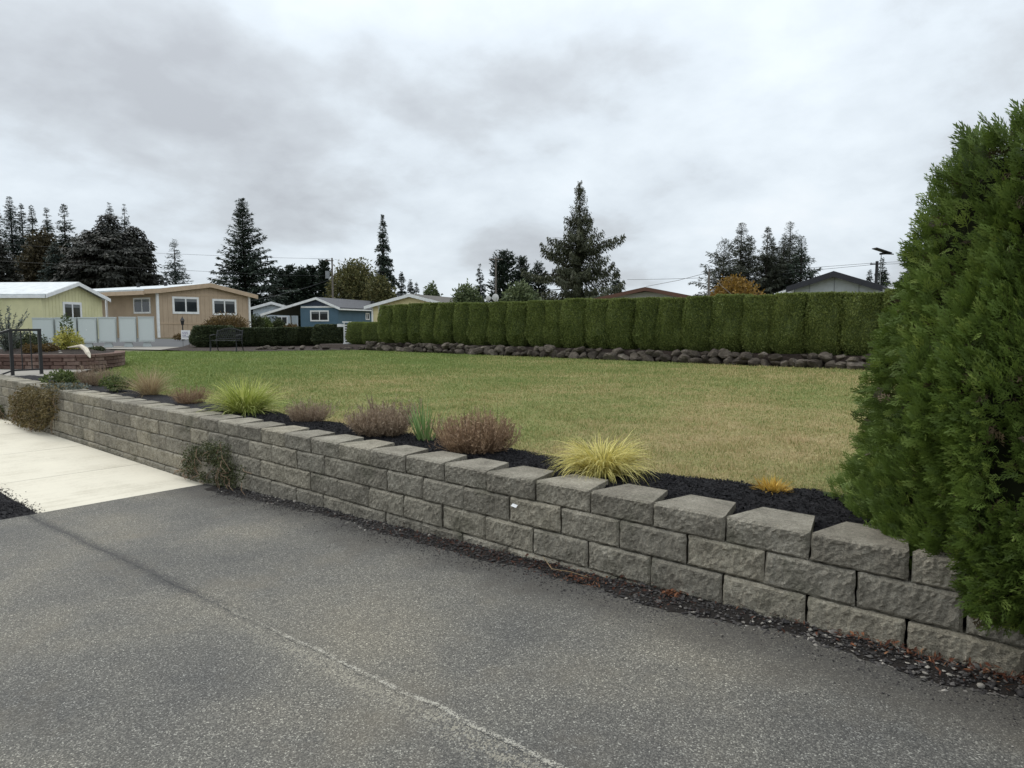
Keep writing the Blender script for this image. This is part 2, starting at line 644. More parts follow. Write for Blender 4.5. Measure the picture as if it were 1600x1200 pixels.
M['dry_leaf'] = mat_stoneish('dry_leaf', [(0.0, (0.035, 0.016, 0.011)), (0.5, (0.115, 0.042, 0.024)), (0.85, (0.23, 0.10, 0.048)), (1.0, (0.36, 0.25, 0.14))], 25, 0.2, 0.8, 0.9)
M['boulder'] = mat_stoneish('boulder', [(0.22, (0.022, 0.018, 0.016)), (0.42, (0.06, 0.049, 0.039)), (0.6, (0.125, 0.105, 0.085)), (0.8, (0.30, 0.265, 0.22))], 7, 1.0, 0.95, 0.35)
M['lawn'] = mat_lawn()
M['grass'] = mat_grass()
M['ground'] = mat_stoneish('rough_ground', [(0.2, (0.06, 0.07, 0.03)), (0.5, (0.11, 0.11, 0.06)), (0.8, (0.16, 0.14, 0.09))], 0.5, 0.4)
M['white'] = paint('white_paint', (0.78, 0.78, 0.77), 0.5)
M['glass'] = mat_glass()
M['bark'] = mat_stoneish('bark', [(0.2, (0.02, 0.016, 0.013)), (0.6, (0.06, 0.048, 0.04)), (0.8, (0.11, 0.09, 0.075))], 6, 1.0)
M['black_metal'] = paint('black_metal', (0.018, 0.018, 0.019), 0.45, 0.4, 0.3)
M['pole_wood'] = paint('weathered_pole', (0.17, 0.15, 0.13), 0.9, 0.1, 0.3)
M['cedar'] = foliage('arborvitae_leaf', [(0.15, (0.044, 0.070, 0.014)), (0.5, (0.112, 0.168, 0.029)), (0.85, (0.225, 0.28, 0.058))], 0.25, 1.6)
M['hedge'] = foliage('clipped_cedar_leaf', [(0.15, (0.066, 0.09, 0.026)), (0.5, (0.165, 0.203, 0.056)), (0.85, (0.29, 0.315, 0.10))], 0.2, 0.9)
M['dead_spray'] = foliage('dead_arborvitae_spray', [(0.15, (0.03, 0.024, 0.014)), (0.5, (0.075, 0.058, 0.032)), (0.85, (0.15, 0.11, 0.06))], 0.1, 2)
M['core'] = paint('core_shade', (0.016, 0.019, 0.009), 0.95, 0.05, 0.3)  # near-black colour stands for shade deep in the foliage
M['fir'] = foliage('fir_needles', [(0.15, (0.0203, 0.0290, 0.0217)), (0.5, (0.0421, 0.0595, 0.0421)), (0.85, (0.0812, 0.1058, 0.0682))], 0.12, 0.12)
M['fir_blue'] = foliage('blue_fir_needles', [(0.15, (0.0299, 0.0425, 0.0368)), (0.5, (0.0575, 0.0770, 0.0655)), (0.85, (0.1035, 0.1265, 0.1058))], 0.15, 0.12)
M['fir_olive'] = foliage('olive_needles', [(0.15, (0.0250, 0.0300, 0.0150)), (0.5, (0.0550, 0.0612, 0.0300)), (0.85, (0.1063, 0.1063, 0.0525))], 0.15, 0.12)
M['fir_loose'] = foliage('loose_needles', [(0.15, (0.0325, 0.0387, 0.0250)), (0.5, (0.0675, 0.0750, 0.0525)), (0.85, (0.1250, 0.1313, 0.0975))], 0.2, 0.12)
M['dark_cypress'] = foliage('dark_cypress', [(0.15, (0.0169, 0.0175, 0.0143)), (0.5, (0.0351, 0.0364, 0.0286)), (0.85, (0.0715, 0.0715, 0.0533))], 0.1, 0.12)
M['brown_leaf'] = foliage('brown_tree_leaf', [(0.15, (0.0288, 0.0240, 0.0132)), (0.5, (0.0600, 0.0492, 0.0264)), (0.85, (0.1020, 0.0816, 0.0432))], 0.15, 0.15)
M['olive_leaf'] = foliage('olive_tree_leaf', [(0.15, (0.05, 0.055, 0.02)), (0.5, (0.11, 0.112, 0.042)), (0.85, (0.2, 0.175, 0.07))], 0.25, 0.25)
M['laurel'] = foliage('laurel_leaf', [(0.15, (0.04, 0.055, 0.025)), (0.5, (0.105, 0.135, 0.058)), (0.85, (0.20, 0.23, 0.115))], 0.2, 0.4)
M['orange_leaf'] = foliage('orange_leaf', [(0.15, (0.10, 0.062, 0.014)), (0.5, (0.235, 0.135, 0.026)), (0.85, (0.36, 0.225, 0.05))], 0.25, 0.4)
M['box_leaf'] = foliage('box_leaf', [(0.15, (0.0234, 0.0338, 0.0156)), (0.5, (0.0559, 0.0728, 0.0312)), (0.85, (0.1144, 0.1274, 0.0572))], 0.15, 0.9)
M['maple_leaf'] = foliage('bronze_leaf', [(0.15, (0.05, 0.034, 0.014)), (0.5, (0.115, 0.078, 0.03)), (0.85, (0.19, 0.125, 0.045))], 0.2, 0.8)
M['yellow_leaf'] = foliage('yellow_variegated_leaf', [(0.15, (0.10, 0.12, 0.02)), (0.5, (0.42, 0.39, 0.075)), (0.85, (0.66, 0.60, 0.19))], 0.25, 3)
M['green_leaf'] = foliage('green_shrub_leaf', [(0.15, (0.035, 0.055, 0.018)), (0.5, (0.09, 0.122, 0.036)), (0.85, (0.19, 0.22, 0.075))], 0.25, 3)
M['grey_leaf'] = foliage('grey_willow_leaf', [(0.15, (0.06, 0.075, 0.06)), (0.5, (0.135, 0.155, 0.13)), (0.85, (0.27, 0.29, 0.25))], 0.25, 3)
M['heather'] = foliage('heather_twigs', [(0.1, (0.09, 0.066, 0.044)), (0.5, (0.275, 0.203, 0.14)), (0.9, (0.48, 0.375, 0.27))], 0.15, 4)
M['heather_brown'] = foliage('brown_heather_twigs', [(0.1, (0.10, 0.07, 0.042)), (0.5, (0.28, 0.185, 0.115)), (0.9, (0.48, 0.34, 0.215))], 0.15, 4)
M['lime_blade'] = foliage('lime_blades', [(0.1, (0.10, 0.14, 0.018)), (0.5, (0.36, 0.41, 0.08)), (0.9, (0.66, 0.66, 0.25))], 0.3, 4)
M['gold_blade'] = foliage('gold_blades', [(0.1, (0.24, 0.22, 0.05)), (0.5, (0.66, 0.58, 0.18)), (0.9, (0.85, 0.77, 0.36))], 0.3, 4)
M['amber_blade'] = foliage('amber_blades', [(0.1, (0.28, 0.16, 0.025)), (0.5, (0.58, 0.36, 0.06)), (0.9, (0.76, 0.56, 0.15))], 0.3, 4)
M['tan_blade'] = foliage('tan_blades', [(0.1, (0.16, 0.115, 0.06)), (0.5, (0.36, 0.27, 0.15)), (0.9, (0.56, 0.45, 0.29))], 0.3, 4)
M['iris_blade'] = foliage('iris_blades', [(0.1, (0.09, 0.16, 0.05)), (0.5, (0.19, 0.30, 0.10)), (0.9, (0.33, 0.43, 0.20))], 0.3, 4)
M['creeper'] = foliage('creeper_leaf', [(0.1, (0.028, 0.038, 0.015)), (0.5, (0.075, 0.088, 0.036)), (0.9, (0.16, 0.165, 0.08))], 0.2, 5)
M['creeper_dry'] = foliage('dry_creeper_leaf', [(0.1, (0.06, 0.05, 0.02)), (0.5, (0.135, 0.105, 0.043)), (0.9, (0.24, 0.185, 0.09))], 0.2, 5)

# ------------------------------------------------------------------ ground and paving
rng = np.random.default_rng(11)
vn = VNoise(3)


def grid_sheet(name, xs, ys, zf, mat, kind='structure', parent=None, smooth=True):
    xs, ys = np.asarray(xs, float), np.asarray(ys, float)
    X, Y = np.meshgrid(xs, ys, indexing='ij')
    Z = zf(X, Y) + 0 * X
    V = np.stack([X, Y, Z], -1).reshape(-1, 3)
    nx, ny = len(xs), len(ys)
    i = np.arange(nx - 1)[:, None] * ny + np.arange(ny - 1)[None, :]
    F = np.stack([i, i + ny, i + ny + 1, i + 1], -1).reshape(-1, 4)
    o = MB().add(V, F).build(name, mat, parent, smooth)
    if kind:
        o['kind'] = kind
    return o


# one ground sheet out to the horizon: low on the road side of the wall, high behind it
gx = np.concatenate([np.linspace(-1500, -60, 12), np.linspace(-50, 40, 46), np.linspace(60, 1500, 12)])
gy = np.concatenate([np.linspace(-1500, -30, 10), np.linspace(-20, 3.2, 8), [3.34], np.linspace(3.8, 60, 30), np.linspace(80, 1500, 12)])
grid_sheet('ground', gx, gy, lambda X, Y: np.where(Y > 3.3, 0.44, -0.32) + 0.0 * X, M['ground'])

xs = np.concatenate([np.linspace(-6.76, 0.5, 150), np.linspace(0.7, 14, 30)])
ys = np.concatenate([np.linspace(-12, -1, 20), np.linspace(-0.9, 3.2, 110)])


def road_h(X, Y):
    d = Y - (SEAM_A * X + SEAM_B)
    seam = 0.010 * np.clip((X + 3.9) * 0.7, 0, 1) * np.exp(-((d - 0.0) / 0.05) ** 2)
    lip = 0.012 * (1 - np.clip((X + 6.76) / 0.3, 0, 1))
    return road_z(X) + seam + lip + 0.006 * (vn.fbm(X * 1.5, Y * 1.5, 3) - 0.5)


grid_sheet('road', xs, ys, road_h, M['asphalt'])
# ragged asphalt lip against the concrete
mb = MB()
yy = np.linspace(-3, 3.14, 200)
ex = -6.77 - 0.02 * vn.fbm(yy * 6, yy * 0 + 3, 3)
zz0 = road_h(np.full(200, -6.76), yy)
V = np.concatenate([np.stack([ex, yy, zz0 - 0.06], -1), np.stack([ex, yy, zz0 - 0.003], -1), np.stack([np.full(200, -6.755), yy, zz0 + 0.001], -1)])
i = np.arange(199)
mb.add(V, np.concatenate([np.stack([i, i + 1, i + 201, i + 200], -1), np.stack([i + 200, i + 201, i + 401, i + 400], -1)]))
mb.build('road_edge', M['asphalt'])['kind'] = 'structure'

# concrete sidewalk of separate slabs
sw = MB().box(-21, -6.78, 1.69, 3.165, -0.32, -0.125).build('sidewalk', M['path'])
sw['kind'] = 'structure'
edges = [-6.79, -8.36, -10.23, -12.1, -13.95, -15.8, -17.7, -19.5, -21]
for a, b_ in zip(edges[:-1], edges[1:]):
    m = MB()
    x0, x1, c = b_ + 0.006, a - 0.006, 0.008
    V = [(x0, 1.69, -.13), (x1, 1.69, -.13), (x1, 3.125, -.13), (x0, 3.125, -.13),
         (x0, 1.69, -.108), (x1, 1.69, -.108), (x1, 3.125, -.108), (x0, 3.125, -.108),
         (x0 + c, 1.69 + c, -.1), (x1 - c, 1.69 + c, -.1), (x1 - c, 3.125 - c, -.1), (x0 + c, 3.125 - c, -.1)]
    F = [(0, 1, 5, 4), (1, 2, 6, 5), (2, 3, 7, 6), (3, 0, 4, 7), (4, 5, 9, 8), (5, 6, 10, 9), (6, 7, 11, 10), (7, 4, 8, 11), (8, 9, 10, 11)]
    m.add(V, F)
    m.build('slab', M['sidewalk'], sw)

# black mulch patch beside the sidewalk
o = grid_sheet('planting_strip', np.linspace(-21, -6.78, 90), np.linspace(-4, 1.70, 40),
               lambda X, Y: -0.105 + 0.05 * (vn.fbm(X * 2.5, Y * 2.5, 4) - 0.45) * np.clip((1.75 - Y) * 5, 0, 1), M['mulch'])

# mulch bed behind the wall
BED_Y = lambda X: 4.10 + 0.10 * (vn.fbm(np.asarray(X) * 0.8, 0 * np.asarray(X) + 9, 3) - 0.5) + 0.14 * (vn.fbm(np.asarray(X) * 7, 0 * np.asarray(X) + 2, 3) - 0.5) + 0.25 * np.clip((np.asarray(X) + 2) / 1.2, 0, 1.5)
bx = np.linspace(-15.6, 3.0, 460)
bt = np.linspace(0, 1, 34)
Xg = np.repeat(bx[:, None], 34, 1)
Yg = 3.24 + (BED_Y(Xg) - 3.24) * bt[None, :]


def bed_h(X, Y):
    t_ = np.clip((BED_Y(X) - Y) / 0.22, 0, 1)
    return 0.497 + 0.035 * t_ + 0.035 * (vn.fbm(X * 9, Y * 9, 3) - 0.5) * (0.25 + 0.75 * t_) - 0.02 * np.clip((3.5 - Y) / .2, 0, 1)


Zg = bed_h(Xg, Yg)
V = np.stack([Xg, Yg, Zg], -1).reshape(-1, 3)
i = np.arange(459)[:, None] * 34 + np.arange(33)[None, :]
MB().add(V, np.stack([i, i + 34, i + 35, i + 1], -1).reshape(-1, 4)).build('planting_bed', M['mulch'], None, True)['kind'] = 'structure'


def chips(n, xr, yf, zf, lr, wr, name, mat, tr=(0.2, 0.9), bias=0.0, seed=1, tilt=0.45):
    """slivers of bark lying every way: thin wedges"""
    r = np.random.default_rng(seed)
    x = r.uniform(*xr, n)
    y = yf(x, r)
    z = zf(x, y)
    L = r.uniform(*lr, n)
    W = r.uniform(*wr, n)
    a = r.uniform(0, 2 * np.pi, n)
    e = r.normal(0, tilt, n)
    D = np.stack([np.cos(a) * np.cos(e), np.sin(a) * np.cos(e), np.sin(e)], -1)
    S = unit(np.stack([-np.sin(a), np.cos(a), r.normal(0, .5, n)], -1))
    U = np.cross(D, S)
    C = np.stack([x, y, z + 0.004], -1)
    l, w = L[:, None] / 2, W[:, None] / 2
    V = np.stack([C - D * l - S * w, C - D * l * .8 + S * w, C + D * l + S * w * .4, C + D * l * .7 - S * w, C + U * w * .9], 1)
    b_ = np.arange(n)[:, None] * 5
    F = np.concatenate([b_ + np.array([0, 1, 4]), b_ + np.array([1, 2, 4]), b_ + np.array([2, 3, 4]), b_ + np.array([3, 0, 4])], 0)
    t_ = np.tile(r.uniform(*tr, n), 4)
    o = MB().add(V.reshape(-1, 3), F, t_).build(name, mat)
    return tag(o, kind='stuff')


o = chips(26000, (-7.5, 0.5), lambda x, r: 3.40 + (BED_Y(x) + 0.03 - 3.40) * r.random(len(x)),
          bed_h, (0.012, 0.045), (0.004, 0.012), 'mulch_chips', M['mulch'], seed=5)
o['label'] = 'black shredded bark mulch on the bed behind the block wall'
o = chips(7000, (-9.5, -6.8), lambda x, r: r.uniform(0.6, 1.72, len(x)), lambda x, y: -0.105 + 0.05 * (vn.fbm(x * 2.5, y * 2.5, 4) - 0.45) * np.clip((1.75 - y) * 5, 0, 1),
          (0.012, 0.045), (0.004, 0.014), 'mulch_chips', M['mulch'], seed=6)
o['label'] = 'black bark mulch spilling beside the pale sidewalk'

o = chips(130, (-9.3, -6.85), lambda x, r: 1.70 + np.abs(r.normal(0, .045, len(x))), lambda x, y: -0.1 + 0 * x, (0.008, 0.03), (0.004, 0.010), 'mulch_chips', M['mulch'], seed=7, tilt=.2)
o['label'] = 'crumbs of black mulch strewn on the sidewalk edge'
# lawn
lawn_pts = [at_z(*p, GZ)[:2] for p in [(112, 597), (190, 572), (185, 549), (300, 548.5), (400, 549), (560, 546.8)]]
lawn_poly = [(3.5, 3.9), (-13.6, 3.9)] + [tuple(p) for p in lawn_pts] + [(-20.9, 16.5), (3.5, 16.5)]
m = MB()
m.poly([(x, y, GZ - 0.006) for x, y in lawn_poly])
m.build('lawn', M['lawn'])['kind'] = 'structure'


def in_poly(x, y, poly):
    c = np.zeros(len(x), bool)
    n = len(poly)
    for i in range(n):
        x0, y0 = poly[i]
        x1, y1 = poly[(i + 1) % n]
        hit = ((y0 > y) != (y1 > y)) & (x < (x1 - x0) * (y - y0) / (y1 - y0 + 1e-12) + x0)
        c ^= hit
    return c


def make_grass():
    r = np.random.default_rng(21)
    P = []
    # density falls with distance: sample in polar coordinates about the viewer's side of the lawn
    n = 1500000
    dist = 4.0 * (32 / 4.0) ** (r.random(n) ** 0.9)
    ang = r.uniform(RAD(88), RAD(172), n)
    x, y = dist * np.cos(ang), dist * np.sin(ang)
    k = in_poly(x, y, lawn_poly) & (y > BED_Y(x) - 0.04 + r.normal(0, 0.03, n))
    x, y, dist = x[k], y[k], dist[k]
    sel = r.random(len(x)) < 0.42
    x, y, dist = x[sel], y[sel], dist[sel]
    n = len(x)
    grow = 0.75 + 0.5 * vn.fbm(x * 3, y * 3, 3)
    tuft = np.clip((vn.fbm(x * 5 + 50, y * 5, 3) - .52) * 6, 0, 1)
    L = r.uniform(0.012, 0.028, n) * (1 + .7 * tuft) * grow * np.clip(dist / 9, 1, 1.6)
    W = r.uniform(0.0018, 0.0034, n) * np.clip(dist / 5, 1, 5)
    a = r.uniform(0, 2 * np.pi, n)
    lean = np.abs(r.normal(0.55, 0.4, n))
    D = np.stack([np.cos(a) * np.sin(lean), np.sin(a) * np.sin(lean), np.cos(lean)], -1)
    b2 = a + np.pi / 2 + r.normal(0, .5, n)
    S = np.stack([np.cos(b2), np.sin(b2), 0 * b2], -1) * W[:, None]
    C = np.stack([x, y, np.full(n, GZ - 0.008)], -1)
    V = np.stack([C - S, C + S, C + D * L[:, None]], 1).reshape(-1, 3)
    F = np.arange(3 * n).reshape(n, 3)
    o = MB().add(V, F, r.random(n)).build('grass', M['grass'])
    tag(o, 'short mown grass of the lawn, drier towards the right', kind='stuff')
    return n


print('grass', make_grass())

# beds and paving at the far left side of the lawn
def sheet(name, pxs, z, mat, kind='structure'):
    m = MB()
    m.poly([(p[0], p[1], z) for p in [at_z(*q, z) for q in pxs]])
    o = m.build(name, mat)
    o['kind'] = kind
    return o


grid_sheet('far_lawn', np.linspace(-60, -29, 4), np.linspace(-10, 9, 4), lambda X, Y: 0.46 + 0 * X, M['lawn'])
# garden path by the railing
m = MB()
m.poly([(-24, 2.9, .492), (-14.6, 3.62, .492), (-14.2, 4.3, .492), (-16.6, 5.15, .492), (-17.6, 5.9, .492), (-24, 5.9, .492)][::-1] if False else
       [(-24, 3.6, .505), (-15.7, 3.6, .505), (-14.4, 3.95, .505), (-15.2, 4.35, .505), (-16.9, 5.3, .505), (-18.0, 6.1, .505), (-24, 6.1, .505)])
m.build('garden_path', M['path'])['kind'] = 'structure'
sheet('street', [(-250, 552), (150, 545.5), (300, 545), (330, 538), (330, 531), (150, 527), (-250, 530)], 0.475, M['street'])
sheet('walkway', [(60, 543), (248, 546.5), (330, 549.5), (320, 543), (250, 541.5), (60, 540)], 0.485, M['path'])
m = MB()
bed2 = [at_z(*q, 0.5) for q in [(250, 546.8), (300, 548.8), (400, 549.3), (560, 547), (605, 547), (604, 536), (545, 532), (400, 533), (300, 537), (285, 542)]]
m.poly([(p[0], p[1], 0.51) for p in bed2])
m.build('planting_bed', M['brown_mulch'])['kind'] = 'structure'
# raised soil behind the boulders, under the tall hedge
grid_sheet('planting_bed', np.linspace(-25.5, 3.5, 80), np.concatenate([[16.75], np.linspace(16.9, 19, 8)]),
           lambda X, Y: np.where(Y < 16.8, 0.5, 0.76 + 0.05 * vn.fbm(X * 3, Y * 3, 3)) * np.where(X < -21.5, 0.85, 1), M['brown_mulch'])

# ------------------------------------------------------------------ retaining wall
def block_mesh(seed, nx=30, nz=12):
    r = np.random.default_rng(seed)
    n = VNoise(seed + 100)
    hw, H = 0.1955, 0.1455
    u = np.linspace(-1, 1, nx + 1)
    w = np.linspace(0, 1, nz + 1)
    U, W = np.meshgrid(u, w, indexing='ij')
    ed = np.minimum((1 - np.abs(U)) * hw / 0.016, np.minimum(W, 1 - W) * H / 0.014)
    ed = np.clip(ed, 0, 1)
    rough = (n.fbm(U * 2.6 + 7, W * 1.6 + 4, 4) - 0.5) * 0.020 + (n(U * 15 + 3, W * 7 + 9) - 0.5) * 0.010 + (n(U * 31 + 3, W * 13 + 19) - 0.5) * 0.007
    y = -(0.002 + 0.015 * np.clip(ed * 1.3, 0, 1) + rough * ed)
    xw = U * hw + (n(W * 5, U * 3 + 20) - 0.5) * 0.006 * (np.abs(U) > 0.99)
    z = W * H + (n(U * 9 + 31, W * 3) - 0.5) * 0.006 * (W < 0.01) + (n(U * 9 + 3, W * 3 + 9) - 0.6) * 0.006 * (W > 0.99)
    y = np.where((W > 0.99) | (W < 0.01) | (np.abs(U) > 0.99), -0.002 - 0.006 * n(U * 8 + 12, W * 8), y)
    V = np.stack([xw, y, z], -1).reshape(-1, 3)
    nzz = nz + 1
    i = np.arange(nx)[:, None] * nzz + np.arange(nz)[None, :]
    m = MB()
    m.add(V, np.stack([i, i + nzz, i + nzz + 1, i + 1], -1).reshape(-1, 4))
    # back corners: the block tapers towards the soil
    k = len(V)
    bw = 0.128
    m.V.append(np.array([(-bw, .285, 0), (bw, .285, 0), (bw, .285, H), (-bw, .285, H)]))
    m.n += 4
    top = [a * nzz + nz for a in range(nx + 1)]
    bot = [a * nzz for a in range(nx + 1)]
    lef = list(range(0, nzz))
    rig = [nx * nzz + j for j in range(nzz)]
    m.P += [top + [k + 2, k + 3], bot[::-1] + [k, k + 1], lef[::-1] + [k + 3, k][::1] if False else [k, k + 3] + lef[::-1],
            rig + [k + 2, k + 1], [k, k + 1, k + 2, k + 3][::-1]]
    return m.mesh('block', M['block'])


BV = [block_mesh(s) for s in range(14)]
wall = thing('retaining_wall', 'long grey split-face concrete block retaining wall holding up the lawn', 'retaining wall', (-6, 3.2, 0))
pr = random.Random(4)
for k in range(5):
    top = [0.566, 0.433, 0.274, 0.115, -0.044][k]
    hgt = 0.133 if k == 0 else 0.159
    y = 3.19 - 0.009 * k
    x = -0.97 + (0.2 if k % 2 else 0) + 0.4 * 9 - 0.2
    while x > -15.6:
        buried = float(road_z(x)) - 0.02 > top
        if not buried:
            place('block', pr.choice(BV), wall, (x + 6 + pr.uniform(-.002, .002), y - 3.2 + pr.uniform(-.005, .005), top - hgt + .002 + pr.uniform(-.0012, .0012)),
                  (pr.uniform(-.006, .006), 0, pr.uniform(-.012, .012)), (1, 1, (hgt - .0035) / .1455))
        x -= 0.4
# dark fill behind the joints
m = MB().box(-9.6, 8.6, 0.055, 0.30, -0.4, 0.30)
m.build('backfill', M['mulch'], wall)

# ------------------------------------------------------------------ gravel and litter at the wall foot
def pebbles(n, xr, yf, sr, name, tf, seed, zf=None):
    r = np.random.default_rng(seed)
    x = r.uniform(*xr, n)
    y = yf(x, r)
    s = r.uniform(0, 1, n) ** 2.2 * (sr[1] - sr[0]) + sr[0]
    base = np.array([(0, 0, 1), (.9, 0, .2), (.28, .86, .1), (-.73, .53, .2), (-.73, -.53, .1), (.28, -.86, .2), (0, 0, -1)], float)
    F = np.array([(0, 1, 2), (0, 2, 3), (0, 3, 4), (0, 4, 5), (0, 5, 1), (6, 2, 1), (6, 3, 2), (6, 4, 3), (6, 5, 4), (6, 1, 5)])
    J = base[None] + r.normal(0, .16, (n, 7, 3))
    sc = np.stack([s * r.uniform(.8, 1.5, n), s * r.uniform(.7, 1.1, n), s * r.uniform(.45, .8, n)], -1) / 2
    J = J * sc[:, None, :]
    a = r.uniform(0, 2 * np.pi, n)
    ca, sa = np.cos(a)[:, None], np.sin(a)[:, None]
    Xr = J[..., 0] * ca - J[..., 1] * sa
    Yr = J[..., 0] * sa + J[..., 1] * ca
    z = (road_z(x) if zf is None else zf(x, y)) + s * 0.2
    V = np.stack([Xr + x[:, None], Yr + y[:, None], J[..., 2] + z[:, None]], -1)
    FF = (np.arange(n)[:, None, None] * 7 + F[None]).reshape(-1, 3)
    o = MB().add(V.reshape(-1, 3), FF, np.repeat(tf(x, y, r), 10)).build(name, M['gravel'])
    return tag(o, kind='stuff')


def g_edge(x):
    return 2.96 + 0.085 * (vn.fbm(np.asarray(x) * 2.0, 0 * np.asarray(x) + 40, 3) - 0.5) * 2


def silt_h(X, Y):
    t_ = np.clip((Y - g_edge(X)) / 0.25, 0, 1)
    return road_z(X) - 0.014 + 0.034 * np.minimum(1, t_ * 1.6) + 0.020 * (vn.fbm(X * 13, Y * 13, 3) - .5)


bx = np.linspace(-6.55, 2.5, 300)
Xg = np.repeat(bx[:, None], 12, 1)
Yg = g_edge(Xg) - .03 + (3.22 - g_edge(Xg)) * np.linspace(0, 1, 12)[None]
V = np.stack([Xg, Yg, silt_h(Xg, Yg)], -1).reshape(-1, 3)
i = np.arange(299)[:, None] * 12 + np.arange(11)[None, :]
MB().add(V, np.stack([i, i + 12, i + 13, i + 1], -1).reshape(-1, 4)).build('wall_margin', M['silt'], None, True)['kind'] = 'structure'


def g_tint(x, y, r):
    t_ = r.uniform(0.1, 0.62, len(x))
    t_ = np.where(r.random(len(x)) < 0.05 + 0.10 * (x > -1.2), r.uniform(.65, 1, len(x)), t_)
    return np.where((x > -3.7) & (x < -1.9), t_ * 0.75, t_)


o = pebbles(15000, (-6.4, 1.2), lambda x, r: g_edge(x) - .05 + (3.2 - g_edge(x) + .05) * r.random(len(x)) ** .8, (0.004, 0.025), 'gravel', g_tint, 31, silt_h)
o['label'] = 'dark gravel strip along the foot of the block wall'
o = pebbles(5200, (-6.2, 1.2), lambda x, r: g_edge(x) + .05 - np.abs(r.normal(0, .085, len(x))), (0.003, 0.011), 'gravel', g_tint, 34)
o['label'] = 'fine dark gravel thinning out over the asphalt edge'
o = pebbles(900, (-5.5, 1.0), lambda x, r: 2.9 - np.abs(r.normal(0, .22, len(x))), (0.003, 0.009), 'gravel', lambda x, y, r: r.uniform(.2, .95, len(x)), 32)
o['label'] = 'loose grit scattered on the asphalt beside the gravel strip'
o = pebbles(380, (-4.5, 1.0), lambda x, r: r.uniform(0.3, 2.8, len(x)), (0.003, 0.008), 'gravel', lambda x, y, r: r.uniform(.3, 1, len(x)), 33)
o['label'] = 'stray grains of grit on the open asphalt'

# pale pebbles one can pick out
pm = []
for s in range(3):
    r = np.random.default_rng(60 + s)
    u = np.linspace(0, np.pi, 7)
    v = np.linspace(0, 2 * np.pi, 10, endpoint=False)
    Vv = np.array([(math.sin(a) * math.cos(b_), math.sin(a) * math.sin(b_), math.cos(a)) for a in u for b_ in v])
    Vv = Vv * (1 + 0.12 * np.sin(Vv[:, :1] * 3 + s) + 0.08 * np.sin(Vv[:, 1:2] * 4)) * np.array([1, .8, .6])
    F = [(a * 10 + b_, a * 10 + (b_ + 1) % 10, (a + 1) * 10 + (b_ + 1) % 10, (a + 1) * 10 + b_) for a in range(6) for b_ in range(10)]
    pm.append(MB().add(Vv, F, [0.3, .7, .9][s]).mesh('stone', M['gravel'], True))
for j, (px, py, s, k, lab) in enumerate([(1313, 985, .021, 1, 'large grey pebble lying against the lowest blocks under the wall'),
                                         (1275, 1008, .013, 2, 'small pale pebble in the gravel below the large grey pebble'),
                                         (1490, 1046, .014, 2, 'white pebble in the leaf litter near the bottom right'),
                                         (1524, 1053, .022, 1, 'grey stone in gravel at the far right foot of the wall'),
                                         (1532, 1075, .016, 2, 'pale stone on the asphalt side of the gravel at bottom right'),
                                         (470, 786, .02, 2, 'pale flat stone in dark gravel beside the sidewalk end'),
                                         (403, 772, .022, 1, 'grey stone in gravel below the creeper at wall foot'),
                                         (671, 843, .014, 2, 'white pebble in dark litter at the middle of the wall'),
                                         (1596, 1088, .02, 0, 'brown stone at the right edge of the gravel')]):
    q = road_hit(px, py)
    z = float(silt_h(q[0], q[1])) if q[1] > g_edge(q[0]) else float(road_z(q[0]))
    o = place('pebble', pm[k], None, (q[0], min(q[1], 3.14), z + s * .35), (0, 0, j), (s, s, s))
    tag(o, lab, 'pebble', 'loose pebbles by the wall')


def litter(n, cx, cy, sx, sy, name, tr, seed, L=(0.018, 0.05), label=''):
    r = np.random.default_rng(seed)
    x = cx + r.normal(0, sx, n)
    y = np.minimum(cy + r.normal(0, sy, n), 3.165)
    z = silt_h(x, y) + r.uniform(0.004, 0.03, n)
    a = r.uniform(0, 2 * np.pi, n)
    D = np.stack([np.cos(a), np.sin(a), r.normal(0, .35, n)], -1)
    S = np.stack([-np.sin(a), np.cos(a), r.normal(0, .6, n)], -1)
    l = r.uniform(*L, n)[:, None]
    w = l * r.uniform(.1, .38, n)[:, None]
    C = np.stack([x, y, z], -1)
    Z = np.array([0, 0, 1.0])
    V = np.stack([C - D * l / 2, C - S * w / 2 + Z * w * .3, C + D * l / 2 + Z * w * .3, C + S * w / 2 + Z * w * .3], 1).reshape(-1, 3)
    b_ = np.arange(n)[:, None] * 4
    F = np.concatenate([b_ + np.array([0, 1, 2]), b_ + np.array([0, 2, 3])])
    o = MB().add(V, F, np.tile(r.uniform(*tr, n), 2)).build(name, M['dry_leaf'])
    return tag(o, label, kind='stuff')


q = road_hit(1048, 938)
litter(90, q[0], q[1] + .02, .028, .028, 'leaf_litter', (.5, .9), 41, (.012, .034), 'small heap of orange dead leaves at the wall foot')
q = road_hit(905, 908)
litter(120, q[0], min(q[1], 3.12), .16, .035, 'leaf_litter', (.35, .95), 42, (.012, .03), 'dry tan leaves and stems along the wall foot')
litter(420, -0.35, 3.12, .33, .035, 'leaf_litter', (.1, .95), 43, (.012, .04), 'red-brown leaf litter below the big arborvitae')
litter(900, -2.7, 3.08, .75, .06, 'leaf_litter', (0., .35), 44, (.01, .03), 'dark rotted litter along the middle of the wall foot')
a, b_ = road_hit(862, 898), road_hit(922, 911)
m = MB().tube([(a[0] - .12, 3.12, float(silt_h(a[0] - .12, 3.12)) + .05), (a[0], a[1], float(road_z(a[0])) + .035), ((a[0] + b_[0]) / 2, (a[1] + b_[1]) / 2, a[2] + .045), (b_[0], b_[1], b_[2] + .03)], [.002, .0022, .002, .0012], 5)
tag(m.build('fallen_stem', M['tan_blade']), 'thin dry straw-coloured stem lying along the wall foot', 'stem')
q = at_Y(805, 790, 3.155)
m = MB().box(-.018, .018, -.012, .012, 0, .003)
